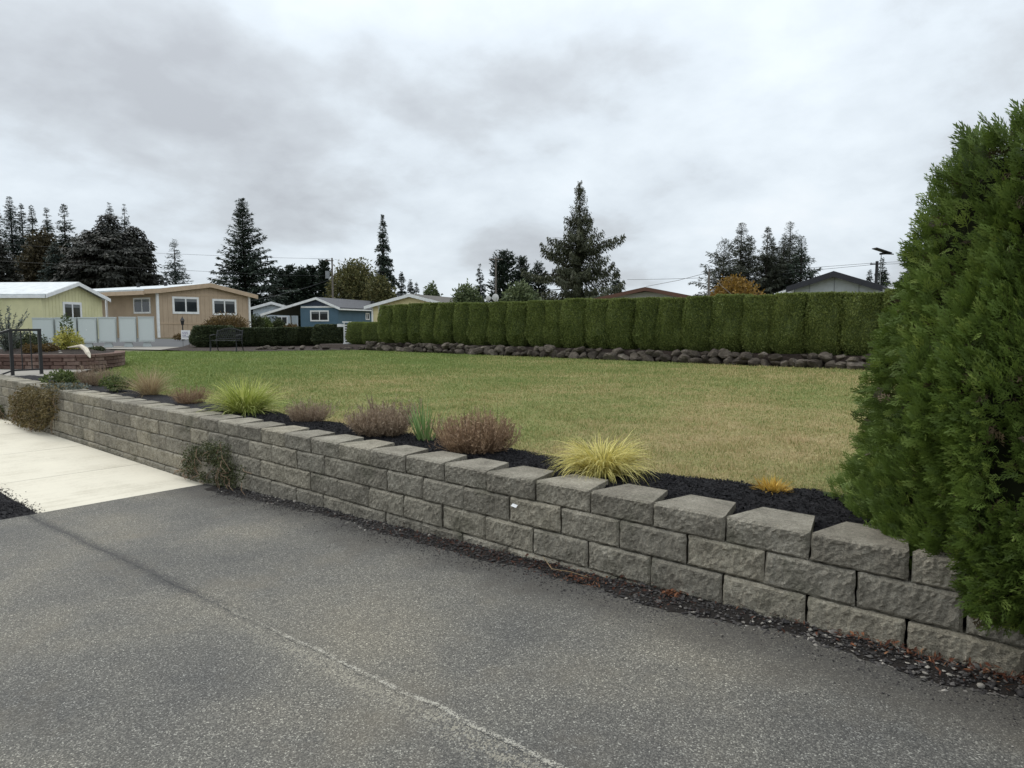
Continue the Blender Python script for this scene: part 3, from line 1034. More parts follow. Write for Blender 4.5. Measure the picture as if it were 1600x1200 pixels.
o = m.build('paper_scrap', M['white'], None, loc=(q[0], q[1] - .008, q[2]))
o.rotation_euler = (.5, .2, .2)
tag(o, 'small white scrap stuck on the face of the block wall', 'scrap')

# ------------------------------------------------------------------ plant builders
def kites(mb, C, D, S, L, W, tint, mid=0.45):
    n = len(C)
    L = np.broadcast_to(np.asarray(L, float), (n,))[:, None]
    W = np.broadcast_to(np.asarray(W, float), (n,))[:, None]
    V = np.stack([C, C + D * L * mid + S * W / 2, C + D * L, C + D * L * mid - S * W / 2], 1).reshape(-1, 3)
    mb.add(V, np.arange(4 * n).reshape(n, 4), tint)


def rand_perp(D, r):
    return unit(np.cross(D, unit(r.normal(size=D.shape))))


def blades(mb, n, r, L, W, lean, bend, spread, seg=5, tint=(0, 1), flat=0.0, taper=1.0, center=(0, 0, 0)):
    """arching ribbons rooted near a centre"""
    a = r.uniform(0, 2 * np.pi, n)
    rad = spread * np.sqrt(r.random(n))
    a2 = a + r.normal(0, .35, n)
    th = np.abs(r.normal(lean[0], lean[1], n)) * (0.4 + 0.6 * rad / max(spread, 1e-6))
    be = r.normal(bend[0], bend[1], n)
    LL = r.uniform(*L, n)
    WW = r.uniform(*W, n)
    B = np.stack([rad * np.cos(a), rad * np.sin(a), 0 * a], -1) + np.array(center)
    out = np.stack([np.cos(a2), np.sin(a2), 0 * a2], -1)
    sd = np.stack([-np.sin(a2), np.cos(a2), 0 * a2], -1)
    sd = unit(sd + r.normal(0, .35, (n, 3)))
    P = B.copy()
    rows = []
    for k in range(seg + 1):
        s = k / seg
        w = WW * (1 - s ** 2 * taper) * (0.55 + 0.45 * min(1, s * 3))
        rows.append(np.stack([P - sd * w[:, None] / 2, P + sd * w[:, None] / 2], 1))
        ang = th + be * s
        P = P + (out * np.sin(ang)[:, None] + np.array([0, 0, 1.]) * np.cos(ang)[:, None]) * (LL / seg)[:, None]
        P[:, 2] = np.maximum(P[:, 2], flat)
    V = np.stack(rows, 1)                      # n, seg+1, 2, 3
    V = V.reshape(-1, 3)
    b_ = np.arange(n)[:, None] * (2 * (seg + 1))
    F = np.concatenate([b_ + np.array([2 * k, 2 * k + 1, 2 * k + 3, 2 * k + 2]) for k in range(seg)])
    mb.add(V, F, np.tile(r.uniform(*tint, n), seg))


def grass_clump(name, label, cat, px, py, mat, n, L, W, lean, bend, spread, seed, z=None, group=None, seg=5, twigs=None):
    q = at_z(px, py, 0.525)
    r = np.random.default_rng(seed)
    mb = MB()
    blades(mb, n, r, L, W, lean, bend, spread, seg, flat=0.004)
    o = mb.build(name, M[mat], None, loc=(q[0], q[1], 0.52))
    return tag(o, label, cat, group)


def heather(label, px, py, R, H, n, mat, seed, spikes=0, group='heather clumps in the mulch bed'):
    """dense tuft of wiry upright twigs with short needle sprigs"""
    q = at_z(px, py, 0.525)
    r = np.random.default_rng(seed)
    root = thing('heather', label, 'heather', (q[0], q[1], 0.515), 0, group)
    mb = MB()
    # stems splay out from the middle then turn upwards
    a = r.uniform(0, 2 * np.pi, n)
    rr = np.sqrt(r.random(n))
    seg = 6
    th0 = 0.25 + rr * 1.25
    LL = H * (0.92 - 0.1 * rr ** 2) * r.uniform(.6, 1.25, n) / np.cos(rr * .62) * (.72 + .55 * VNoise(seed)(a * 1.6, rr * 2))
    P = np.stack([np.cos(a) * rr * R * .25, np.sin(a) * rr * R * .25, 0 * a], -1)
    rows, pts, dirs = [], [], []
    aa = a + r.normal(0, .25, n)
    for k in range(seg + 1):
        s = k / seg
        ang = th0 * (1 - s * .95) + r.normal(0, .14, n)
        aa = aa + r.normal(0, .16, n)
        o3 = np.stack([np.cos(aa) * np.sin(ang), np.sin(aa) * np.sin(ang), np.cos(ang)], -1)
        sd = rand_perp(o3, r)
        w = (0.0055 * (1 - .55 * s)) * (R / .25)
        rows.append(np.stack([P - sd * w / 2, P + sd * w / 2], 1))
        pts.append(P.copy())
        dirs.append(o3)
        P = P + o3 * (LL / seg)[:, None] * np.array([1.15 * R / H if R > H * .8 else 1, 1.15 * R / H if R > H * .8 else 1, 1])
        P[:, 2] = np.maximum(P[:, 2], 0.01)
    V = np.stack(rows, 1).reshape(-1, 3)
    b_ = np.arange(n)[:, None] * (2 * (seg + 1))
    F = np.concatenate([b_ + np.array([2 * k, 2 * k + 1, 2 * k + 3, 2 * k + 2]) for k in range(seg)])
    tint = r.uniform(.1, .6, n)
    mb.add(V, F, np.tile(tint, seg))
    tag(mb.build('stems', M[mat], root), kind='stuff')
    # sprigs
    mb = MB()
    for k in range(2, seg + 1):
        for rep in range(1 + k):
            D = unit(dirs[k] + r.normal(0, .55, (n, 3)))
            C = pts[k] + dirs[k] * (LL / seg * r.uniform(-.9, .1, n))[:, None]
            kites(mb, C, D, rand_perp(D, r), r.uniform(.012, .032, n) * R / .25, .0048 * R / .25, np.clip(tint + r.uniform(0, .55, n), 0, 1))
    mb.build('sprigs', M[mat], root)
    if spikes:
        mb = MB()
        blades(mb, spikes, r, (H * 1.0, H * 1.55), (.004, .006), (.25, .25), (-.15, .2), R * .6, 4, (0.0, .35))
        mb.build('flower_stalks', M['brown_leaf'], root)
    return root


def leaf_cloud(mb, n, r, center, rad, ls, lw, tint=(0, 1), shell=(.7, 1.05), up=0.2, lump=None, noise_amp=.2, zmin=None):
    d = unit(r.normal(size=(n, 3)))
    k = 1.0
    if lump is not None:
        k = 1 + noise_amp * (lump.fbm(np.arctan2(d[:, 1], d[:, 0]) * 2.2 + 30, d[:, 2] * 2.5 + 20, 3) - .5) * 2
    C = np.array(center) + d * np.array(rad) * (r.uniform(*shell, n) * k)[:, None]
    if zmin is not None:
        C[:, 2] = np.maximum(C[:, 2], zmin + r.uniform(0, .05, n))
    D = unit(d * .8 + r.normal(0, .7, (n, 3)) + np.array([0, 0, up]))
    kites(mb, C, D, rand_perp(D, r), r.uniform(ls * .6, ls * 1.3, n), r.uniform(lw * .7, lw * 1.2, n), r.uniform(*tint, n))


def blob_shrub(name, label, cat, pos, rad, n, ls, lw, mat, seed, lobes=5, group=None, stem=True, shell=(.6, 1.05)):
    """rounded shrub: several overlapping leaf clouds on short stems"""
    r = np.random.default_rng(seed)
    root = thing(name, label, cat, tuple(pos), 0, group)
    mb = MB()
    rad = np.array(rad, float)
    for k in range(lobes):
        a = 2 * math.pi * k / max(lobes, 1) + r.uniform(-.4, .4)
        if lobes == 1:
            c, s = np.array([0, 0, rad[2]]), 1.0
        else:
            c = np.array([math.cos(a) * rad[0] * .45, math.sin(a) * rad[1] * .45, rad[2] * r.uniform(.75, 1.15)])
            s = r.uniform(.5, .68)
        if k == lobes - 1 and lobes > 1:
            c, s = np.array([0, 0, rad[2] * 1.2]), .72
        leaf_cloud(mb, n // lobes, r, c, rad * s, ls, lw, (0, 1), shell, .25, VNoise(seed + k), .3, 0.01)
    mb.build('crown', M[mat], root)
    if stem:
        t = MB()
        for k in range(6):
            a = r.uniform(0, 2 * math.pi)
            t.tube([(0, 0, -.02), (math.cos(a) * rad[0] * .25, math.sin(a) * rad[1] * .25, rad[2] * .6), (math.cos(a) * rad[0] * .5, math.sin(a) * rad[1] * .5, rad[2] * 1.2)],
                   [max(.004, rad[2] * .05), max(.003, rad[2] * .035), max(.002, rad[2] * .012)], 5)
        tag(t.build('stems', M['bark'], root), kind='stuff')
    return root


# ------------------------------------------------------------------ the two big arborvitae at right
FR_T = []
for k, (y0, ln, an) in enumerate([(.12, .40, .95), (.30, .44, .85), (.50, .40, .75), (.70, .30, .6)]):
    for side in (-1, 1):
        FR_T.append((side, y0 + .06 * side, ln, an))


def frond_template(r):
    """flat fan spray: midrib with side branchlets, slightly curled; unit length along y"""
    V, F = [], []

    def kite(p, ang, ln, w, curl):
        d = np.array([math.sin(ang), math.cos(ang), 0])
        s = np.array([math.cos(ang), -math.sin(ang), 0])
        b_ = len(V)
        for t_, ww in ((0, 0), (.5, w / 2), (1, 0), (.5, -w / 2)):
            q = p + d * ln * t_ + s * ww
            q = q + np.array([0, 0, -.25 * q[1] ** 2 - .12 * abs(q[0]) ** 1.5 * curl])
            V.append(q)
        F.append((b_, b_ + 1, b_ + 2, b_ + 3))
    kite(np.array([0, 0, 0.]), 0, 1.0, .07, 1)
    for side, y0, ln, an in FR_T:
        an2 = an * r.uniform(.8, 1.2)
        l2 = ln * r.uniform(.8, 1.2)
        p = np.array([0, y0 + r.uniform(-.04, .04), 0])
        kite(p, side * an2, l2, .085, 1)
        mid = p + np.array([math.sin(side * an2), math.cos(an2), 0]) * l2 * .45
        kite(mid, side * (an2 - .65), l2 * .6, .075, 1)
    return np.array(V), np.array(F)


def arborvitae(label, cx, cy, prof, n, seed, nf, th_range=None, base_z=.5):
    """prof: list of (z, radius)"""
    r = np.random.default_rng(seed)
    root = thing('arborvitae', label, 'conifer', (cx, cy, base_z), 0, 'tall arborvitae at the right end of the wall')
    pz = np.array([p[0] for p in prof])
    pr_ = np.array([p[1] for p in prof])
    vz = VNoise(seed + 7)
    vz2 = VNoise(seed + 8)
    ang0 = math.atan2(-cy, -cx)      # towards the viewer's side

    def surf(th, z):
        R = np.interp(z, pz, pr_)
        # upright, overlapping plumes
        l1 = vz.fbm(th * 2.6 + .5 * np.sin(z * 2) + 30, z * 1.15 + 11, 2)
        l2 = vz2(th * 6.0 + 30 + z * .6, z * 1.7 + 3)
        l3 = vz(th * 15 + 40 + z * 1.3, z * 6.5 + 8)
        return R * (1.0 + .14 * (l1 - .5)) + (.30 * (l2 - .60) + .14 * (l3 - .60)) * np.minimum(1, R / .4)

    th = ang0 + r.normal(0, 1.25, nf)
    # area-weighted heights
    zs = np.linspace(pz[0], pz[-1], 300)
    w = np.interp(zs, pz, pr_) + .12
    z = np.interp(r.random(nf), np.cumsum(w) / w.sum(), zs)
    bare = vz.fbm(th * 3.3 + 12, z * 1.9 + 31, 2)
    thin = (bare > .60) & (r.random(nf) < .72)
    th, z = th[~thin], z[~thin]
    nf = len(th)
    R = surf(th, z)
    depth = np.abs(r.normal(0, .03, nf)) + (r.random(nf) < .22) * r.uniform(0, .14, nf)
    rad = np.maximum(R - depth, .02)
    C = np.stack([np.cos(th) * rad, np.sin(th) * rad, z - base_z], -1)
    out = np.stack([np.cos(th), np.sin(th), 0 * th], -1)
    tan = np.stack([-np.sin(th), np.cos(th), 0 * th], -1)
    Z = np.array([0, 0, 1.])
    topk = np.clip((z - (pz[-1] - .3)) / .3, 0, 1)[:, None]
    droop = (vz(th * 3 + 50, z * 2 + 9) > .56)[:, None]          # patches of looser, sagging sprays
    D = unit(out * .75 + Z * np.where(droop, -.1, .75) + topk * Z * 1.0 + r.normal(0, .36, (nf, 3)))
    nrm = unit(tan * 1.0 + r.normal(0, .5, (nf, 3)))
    S = unit(np.cross(D, nrm))
    U = np.cross(S, D)
    ln = r.uniform(.035, .08, nf)
    ln = np.where(topk[:, 0] > .8, ln * r.uniform(1.0, 1.7, nf), ln)
    mb = MB()
    tint = np.clip(r.normal(.42, .16, nf) + .35 * (vz2.fbm(th * 3, z * 2, 3) - .5) - .06 * droop[:, 0], 0, 1)
    tint = np.where(r.random(nf) < .012, 1.0, tint)
    for k in range(4):
        TV, TF = frond_template(r)
        sel = np.arange(nf)[k::4]
        nS = len(sel)
        P = (TV[None, :, 0, None] * S[sel][:, None] + TV[None, :, 1, None] * D[sel][:, None] + TV[None, :, 2, None] * U[sel][:, None]) * ln[sel][:, None, None] + C[sel][:, None]
        FF = (np.arange(nS)[:, None, None] * len(TV) + TF[None]).reshape(-1, 4)
        mb.add(P.reshape(-1, 3), FF, np.repeat(np.clip(tint[sel], 0, 1), len(TF)))
    mb.build('foliage', M['cedar'], root)
    # brown dead sprays inside, seen where the foliage is thin
    nd = nf // 14
    sel = r.integers(0, nf, nd)
    db = MB()
    TV, TF = frond_template(r)
    Cd = np.stack([np.cos(th[sel]) * (R[sel] - r.uniform(.05, .13, nd)), np.sin(th[sel]) * (R[sel] - r.uniform(.05, .13, nd)), z[sel] - base_z], -1)
    Dd = unit(out[sel] * .9 + Z * r.uniform(-.7, .5, nd)[:, None] + r.normal(0, .4, (nd, 3)))
    Sd = rand_perp(Dd, r)
    Ud = np.cross(Sd, Dd)
    P = (TV[None, :, 0, None] * Sd[:, None] + TV[None, :, 1, None] * Dd[:, None] + TV[None, :, 2, None] * Ud[:, None]) * r.uniform(.05, .11, nd)[:, None, None] + Cd[:, None]
    db.add(P.reshape(-1, 3), (np.arange(nd)[:, None, None] * len(TV) + TF[None]).reshape(-1, 4), np.repeat(r.random(nd), len(TF)))
    db.build('dead_sprays', M['dead_spray'], root)
    # near-black shell painted as the shade inside the crown, well below the surface
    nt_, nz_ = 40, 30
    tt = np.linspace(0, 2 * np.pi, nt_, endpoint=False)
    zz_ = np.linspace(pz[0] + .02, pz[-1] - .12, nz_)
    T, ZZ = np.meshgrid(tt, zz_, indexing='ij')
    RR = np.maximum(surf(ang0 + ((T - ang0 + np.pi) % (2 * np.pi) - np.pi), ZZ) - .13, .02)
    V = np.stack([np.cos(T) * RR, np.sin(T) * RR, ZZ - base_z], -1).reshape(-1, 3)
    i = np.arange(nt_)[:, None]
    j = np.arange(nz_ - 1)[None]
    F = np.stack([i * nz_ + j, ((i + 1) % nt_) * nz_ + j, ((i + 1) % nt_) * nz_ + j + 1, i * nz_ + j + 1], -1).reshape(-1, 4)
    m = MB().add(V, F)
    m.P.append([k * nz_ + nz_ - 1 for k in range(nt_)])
    m.build('shade_core', M['core'], root, True)
    t = MB().tube([(0, 0, -.1), (.02, 0, .6), (0, .02, 1.4), (.02, 0, pz[-1] - base_z - .3)], [.07, .06, .04, .015], 8)
    t.build('trunk', M['bark'], root)
    return root


C1 = np.array([0.05, 3.97])
D1 = np.linalg.norm(C1)
phc = math.atan2(C1[1], C1[0])
prof1 = []
for px, py in [(1366, 850), (1338, 818), (1326, 760), (1326, 708), (1352, 643), (1369, 570), (1380, 519), (1410, 441), (1433, 386), (1453, 322), (1466, 258), (1499, 200), (1518, 178)]:
    d = ray(px, py)
    ph = math.atan2(d[1], d[0])
    R = D1 * math.sin(ph - phc)
    T = D1 * math.cos(ph - phc)
    prof1.append((1.5 + d[2] / math.hypot(d[0], d[1]) * T, R))
prof1.sort()
print('arborvitae profile', [(round(a, 2), round(b_, 2)) for a, b_ in prof1])
prof1 = [(a, b_ - float(np.interp(a, [.7, 1.1, 1.5, 2.5], [.08, .035, .0, -.07]))) for a, b_ in prof1]
prof1 = [(.38, .86), (.47, 1.0)] + [(a, max(b_, 1.0) if a < .75 else b_) for a, b_ in prof1 if a > .56]
prof1 = [(a - .20 * max(0, min(1, (a - 1.9) / .6)), b_) for a, b_ in prof1]
zt = prof1[-1][0]
prof1 += [(zt + .02, prof1[-1][1] * .72), (zt + .04, prof1[-1][1] * .3)]
arborvitae('tall bushy green arborvitae rising over the mulch bed beside the wall blocks', C1[0], C1[1], prof1, 0, 71, 46000)
prof2 = [(.22, .60), (.32, .80), (.48, .90), (.7, .90), (1.1, .80), (1.5, .70), (1.8, .58), (1.96, .44), (2.06, .25), (2.1, .1)]
arborvitae('nearer dark arborvitae spilling over the wall at the right edge of the photo', 0.46, 3.66, prof2, 0, 72, 26000)

# ------------------------------------------------------------------ tall clipped hedge and boulder edging
def hedge_mesh(seed, W, Dp, H, n, mat_l=.045, flat=True, name='crown', bulge=.16, mat='hedge', lw=.026):
    r = np.random.default_rng(seed)
    mb = MB()
    v = VNoise(seed + 40)
    # superellipse plan, rounded foot, sheared flat top
    th = r.uniform(0, 2 * np.pi, n)
    kz = r.random(n) ** .9
    ztop = r.random(n) < .22

    def R(th, s):
        c, sn = np.abs(np.cos(th)), np.abs(np.sin(th))
        e = ((c ** 3 + sn ** 3) ** (-1 / 3))
        foot = np.interp(s, [0, .1, .28, .6, .92, 1.0], [.62, .88, 1.0, .95, .84, .76])
        return e * foot * (1 + bulge * (v.fbm(th * 2.2 + 9, s * 3 + 4, 3) - .5))
    k = R(th, np.where(ztop, .99, kz)) * np.where(ztop, np.sqrt(r.random(n)), 1 - np.abs(r.normal(0, .035, n)))
    C = np.stack([np.cos(th) * W / 2 * k, np.sin(th) * Dp / 2 * k, np.where(ztop, H * (.985 + .03 * (v(th * 3, k * 4) - .5)), kz * H)], -1)
    C += r.normal(0, .012, (n, 3))
    out = np.stack([np.cos(th), np.sin(th), 0 * th], -1)
    D = unit(out * .6 + np.array([0, 0, .8]) + r.normal(0, .5, (n, 3)))
    kites(mb, C, D, rand_perp(D, r), r.uniform(.6, 1.3, n) * mat_l, lw, np.clip(r.normal(.48, .2, n), 0, 1))
    # inner mass
    nt_, nz_ = 18, 8
    T, S = np.meshgrid(np.linspace(0, 2 * np.pi, nt_, endpoint=False), np.linspace(.03, .97, nz_), indexing='ij')
    k2 = R(T, S) - .09
    V = np.stack([np.cos(T) * W / 2 * k2, np.sin(T) * Dp / 2 * k2, S * H - .02], -1).reshape(-1, 3)
    i = np.arange(nt_)[:, None]
    j = np.arange(nz_ - 1)[None]
    F = np.stack([i * nz_ + j, ((i + 1) % nt_) * nz_ + j, ((i + 1) % nt_) * nz_ + j + 1, i * nz_ + j + 1], -1).reshape(-1, 4)
    mb.add(V, F, .1)
    mb.P.append([k3 * nz_ + nz_ - 1 for k3 in range(nt_)])
    return mb.mesh(name, M[mat])


HV = [hedge_mesh(300 + s, .955, 1.05, 1.46, 16000, .046, bulge=.34) for s in range(5)]
trunk_me = MB().tube([(0, 0, -.15), (0, 0, .5), (.02, 0, 1.0)], [.05, .045, .02], 6).mesh('trunk', M['bark'])
ords = ['first', 'second', 'third', 'fourth', 'fifth', 'sixth', 'seventh', 'eighth', 'ninth', 'tenth', 'eleventh', 'twelfth', 'thirteenth', 'fourteenth',
        'fifteenth', 'sixteenth', 'seventeenth', 'eighteenth', 'nineteenth', 'twentieth', 'twenty-first', 'twenty-second', 'twenty-third', 'twenty-fourth', 'twenty-fifth', 'twenty-sixth']
x = -21.15
j = 0
hr = random.Random(8)
while x < -2.6:
    h = hr.uniform(.975, 1.02)
    w = hr.uniform(.92, 1.08)
    t = thing('hedge_shrub', 'tall clipped arborvitae in the row above the boulders, %s from the left end' % ords[j], 'hedge shrub', (x, 17.35 + hr.uniform(-.06, .06), .77), hr.choice([0, math.pi]) + hr.uniform(-.15, .15), 'tall clipped arborvitae hedge')
    place('crown', hr.choice(HV), t, (0, 0, 0), (0, 0, 0), (w, 1, h))
    place('trunk', trunk_me, t)
    x += .80 * hr.uniform(.9, 1.1)
    j += 1
# two low clipped ones at the far end
LV = [hedge_mesh(330 + s, 1.5, 1.2, .86, 12000, .05) for s in range(2)]
for k, (px, lab) in enumerate([(566, 'low rounded green clipped shrub left of the tall hedge by the white post'), (588, 'low clipped green shrub tucked against the first tall hedge shrub')]):
    q = at_d(px, 535, 29.5 - k * .8)
    t = thing('hedge_shrub', lab, 'hedge shrub', (q[0], q[1], .66), RAD(20), 'low clipped shrubs at the hedge end')
    place('crown', LV[k], t, (0, 0, 0), (0, 0, 0), (.72 if k else .85, .9, 1.05))
    place('trunk', trunk_me, t, (0, 0, 0), (0, 0, 0), (1, 1, .5))


def rock_mesh(seed):
    r = np.random.default_rng(seed)
    v = VNoise(seed + 3)
    bpyme = None
    nu, nv_ = 9, 14
    u = np.linspace(.02, np.pi - .02, nu)
    w = np.linspace(0, 2 * np.pi, nv_, endpoint=False)
    U, Wd = np.meshgrid(u, w, indexing='ij')
    d = np.stack([np.sin(U) * np.cos(Wd), np.sin(U) * np.sin(Wd), np.cos(U)], -1)
    # cut by random planes for broken faces
    rad = np.full(U.shape, 1.0)
    for _ in range(14):
        nrm = unit(r.normal(size=3))
        dd = r.uniform(.45, .8)
        c = (d * nrm).sum(-1)
        rad = np.where(c > .2, np.minimum(rad, dd / np.maximum(c, .2)), rad)
    rad = rad * (1 + .12 * (v.fbm(U * 2 + 3, Wd * 2 + 1, 3) - .5))
    V = (d * rad[..., None]).reshape(-1, 3)
    F = [(a * nv_ + b2, a * nv_ + (b2 + 1) % nv_, (a + 1) * nv_ + (b2 + 1) % nv_, (a + 1) * nv_ + b2) for a in range(nu - 1) for b2 in range(nv_)]
    m = MB().add(V, F, r.uniform(.2, .8))
    m.P += [[b2 for b2 in range(nv_)], [(nu - 1) * nv_ + b2 for b2 in range(nv_)][::-1]]
    return m.mesh('boulder', M['boulder'])


RV = [rock_mesh(400 + s) for s in range(9)]
rw = thing('boulder_edging', 'long low edging of rough grey-brown boulders between lawn and tall hedge', 'rock edging', (-12, 16.6, GZ))
rr = random.Random(12)
x = -22.2
while x < -2.4:
    s = rr.uniform(.15, .30)
    place('boulder', rr.choice(RV), rw, (x + 12, rr.uniform(-.05, .12), rr.uniform(.05, .10)), (rr.uniform(-.3, .3), rr.uniform(-.3, .3), rr.uniform(0, 6.28)), (s * rr.uniform(.85, 1.2), s * .8, s * rr.uniform(.5, .75)))
    if rr.random() < .85:
        s2 = rr.uniform(.12, .24)
        place('boulder', rr.choice(RV), rw, (x + 12 + .2, rr.uniform(.04, .2), rr.uniform(.2, .27)), (rr.uniform(-.4, .4), rr.uniform(-.4, .4), rr.uniform(0, 6.28)), (s2 * 1.2, s2, s2 * .65))
    x += s * 1.15
# scattered small stones where the edging runs out under the low hedge
for k in range(26):
    px = rr.uniform(395, 600)
    q = at_z(px, 546.3 - rr.uniform(0, 8) * (px - 395) / 205, .52)
    s = rr.uniform(.10, .24)
    place('boulder', rr.choice(RV), rw, (q[0] + 12, q[1] - 16.6 + .2, .04), (rr.uniform(-.3, .3), 0, rr.uniform(0, 6)), (s * 1.3, s, s * .6))

# ------------------------------------------------------------------ low box hedge, bench, small things at the far edge of the lawn
BX = [hedge_mesh(350 + s, 1.0, 1.0, 1.0, 9000, .055, mat='box_leaf', bulge=.12, lw=.04) for s in range(3)]
lowh = [(298, 357, 510, 543.0, 'left end block of the low clipped box hedge, behind the bench'), (356, 393, 513, 542.0, 'low clipped box shrub just right of the bench back'),
        (391, 428, 513, 541.5, 'low clipped box shrub below the carport of the blue house'), (426, 460, 512.5, 541, 'low clipped box shrub in front of the white carport post'),
        (457, 491, 512, 540.5, 'low clipped box shrub beneath the blue house window'), (488, 542, 508, 541, 'rounded right end block of the low box hedge beside the white post')]
for k, (p0, p1, yt, yb, lab) in enumerate(lowh):
    q = at_z((p0 + p1) / 2, yb, .5)
    dep = (q - CAM).dot(_h)
    ang = math.atan2(*((at_z(540, 540, .5) - at_z(300, 542, .5))[[1, 0]]))
    vx = _r
    ax = np.array([math.cos(ang), math.sin(ang), 0])
    wid = (p1 - p0) * dep / FPX
    q = q + _h * .5
    zt_ = at_d((p0 + p1) / 2, yt, dep + .5)[2]
    # width along the hedge line that fills the seen span
    t = thing('hedge_shrub', lab, 'hedge shrub', (q[0], q[1], .5), HEAD - math.pi / 2 + RAD(8), 'low clipped box hedge')
    place('crown', BX[k % 3], t, (0, 0, 0), (0, 0, 0), (wid * 1.13, 1.5, zt_ - .5))
    place('trunk', trunk_me, t, (0, 0, 0), (0, 0, 0), (1, 1, .5))

# bench
q = at_z(354, 549.3, GZ)
bench = thing('park_bench', 'dark cast-iron garden bench facing the lawn in front of the low hedge', 'bench', (q[0], q[1], GZ), HEAD - math.pi / 2 + RAD(-8))
bw = .52
for sgn in (-1, 1):
    m = MB()
    m.tube([(sgn * bw, -.22, 0), (sgn * bw, -.2, .25), (sgn * bw, -.2, .60), (sgn * bw, .1, .62), (sgn * bw, .2, .6)], .018, 6)
    m.build('arm', M['black_metal'], bench)
    MB().tube([(sgn * bw * .97, .30, 0), (sgn * bw * .97, .2, .3), (sgn * bw * .97, .22, .55), (sgn * bw * .97, .3, .80)], .018, 6).build('leg', M['black_metal'], bench)
    MB().tube([(sgn * bw * .97, -.24, 0), (sgn * bw * .97, -.17, .2), (sgn * bw * .97, -.19, .42)], .018, 6).build('leg', M['black_metal'], bench)
for k in range(5):
    MB().box(-bw, bw, -.2 + k * .085, -.2 + k * .085 + .06, .40, .425).build('seat_slat', M['black_metal'], bench)
m = MB()
arch = [(-bw * .95 + 2 * bw * .95 * t_, .27 + .03 * (1 if 0 else 0), .74 + .12 * math.sin(math.pi * t_)) for t_ in np.linspace(0, 1, 9)]
m.tube(arch, .017, 6)
m.tube([(-bw * .95, .22, .47), (bw * .95, .22, .47)], .015, 6)
m.build('back_rail', M['black_metal'], bench)
m = MB()
for k in range(13):
    t_ = (k + .5) / 13
    xx = -bw * .95 + 2 * bw * .95 * t_
    zt_ = .74 + .12 * math.sin(math.pi * t_)
    m.tube([(xx - .05, .22, .47), (xx + .03, .245, (zt_ + .47) / 2), (xx - .02, .27, zt_)], .009, 5)
    m.tube([(xx + .05, .222, .47), (xx - .03, .247, (zt_ + .47) / 2), (xx + .02, .272, zt_)], .009, 5)
m.build('back_lattice', M['black_metal'], bench)

# white pillar-like post at the end of the low hedge
q = at_z(480 + 5, 538, .5)
q = at_d(543, 530, 29.8)
post = thing('garden_pedestal', 'white slatted garden pedestal standing between low hedge and tall hedge', 'pedestal', (q[0], q[1], .6), HEAD - math.pi / 2 + .15)
MB().prism([(-.21, 0), (.21, 0), (.16, .12), (-.16, .12)], -.18, .18).build('base', M['white'], post)
for sx in (-.15, .11):
    for sy in (-.13, .09):
        MB().box(sx, sx + .04, sy, sy + .04, .12, .98).build('post', M['white'], post)
for k in range(7):
    MB().box(-.112, .112, -.125, -.10, .19 + k * .108, .245 + k * .108).build('slat', M['white'], post)
MB().box(-.19, .19, -.17, .17, .98, 1.03).build('cap', M['white'], post)
MB().box(-.42, -.16, -.06, .06, .80, .92).build('side_panel', M['white'], post)

# yard sign and lamp post in front of the tan house
q = at_z(291, 541.5, .5)
sg = thing('yard_sign', 'small white yard sign with purple lettering on wire legs left of the low hedge', 'sign', (q[0], q[1], .5), HEAD - math.pi / 2 + RAD(12))
for sx in (-.13, .13):
    MB().tube([(sx, 0, -.05), (sx, 0, .72)], .008, 5).build('leg', M['black_metal'], sg)
MB().box(-.19, .19, -.02, -.008, .33, .74).build('panel', M['white'], sg)
M['ink'] = paint('purple_ink', (0.13, 0.09, 0.25), .6)
m = MB()
ir = random.Random(3)
for row, (z, segs) in enumerate([(.65, 3), (.58, 3), (.51, 2), (.44, 3)]):
    xx = -.14
    for k in range(segs):
        w = ir.uniform(.05, .085)
        m.box(xx, xx + w, -.0245, -.0215, z - .012, z + .012)
        xx += w + .02
m.build('lettering', M['ink'], sg)
q = at_d(286, 526, 44)
lp = thing('lamp_post', 'short black garden lamp post beside the tan house', 'lamp post', (q[0], q[1], .5), 0)
MB().tube([(0, 0, 0), (0, 0, .1), (0, 0, .12), (0, 0, .95)], [.09, .09, .04, .035], 8).build('post', M['black_metal'], lp)
MB().tube([(0, 0, .95), (0, 0, .98), (0, 0, 1.25)], [.05, .08, .13], 6).build('lantern', M['black_metal'], lp)
MB().tube([(0, 0, 1.26), (0, 0, 1.42), (0, 0, 1.5)], [.16, .05, .015], 6).build('lantern_cap', M['black_metal'], lp)

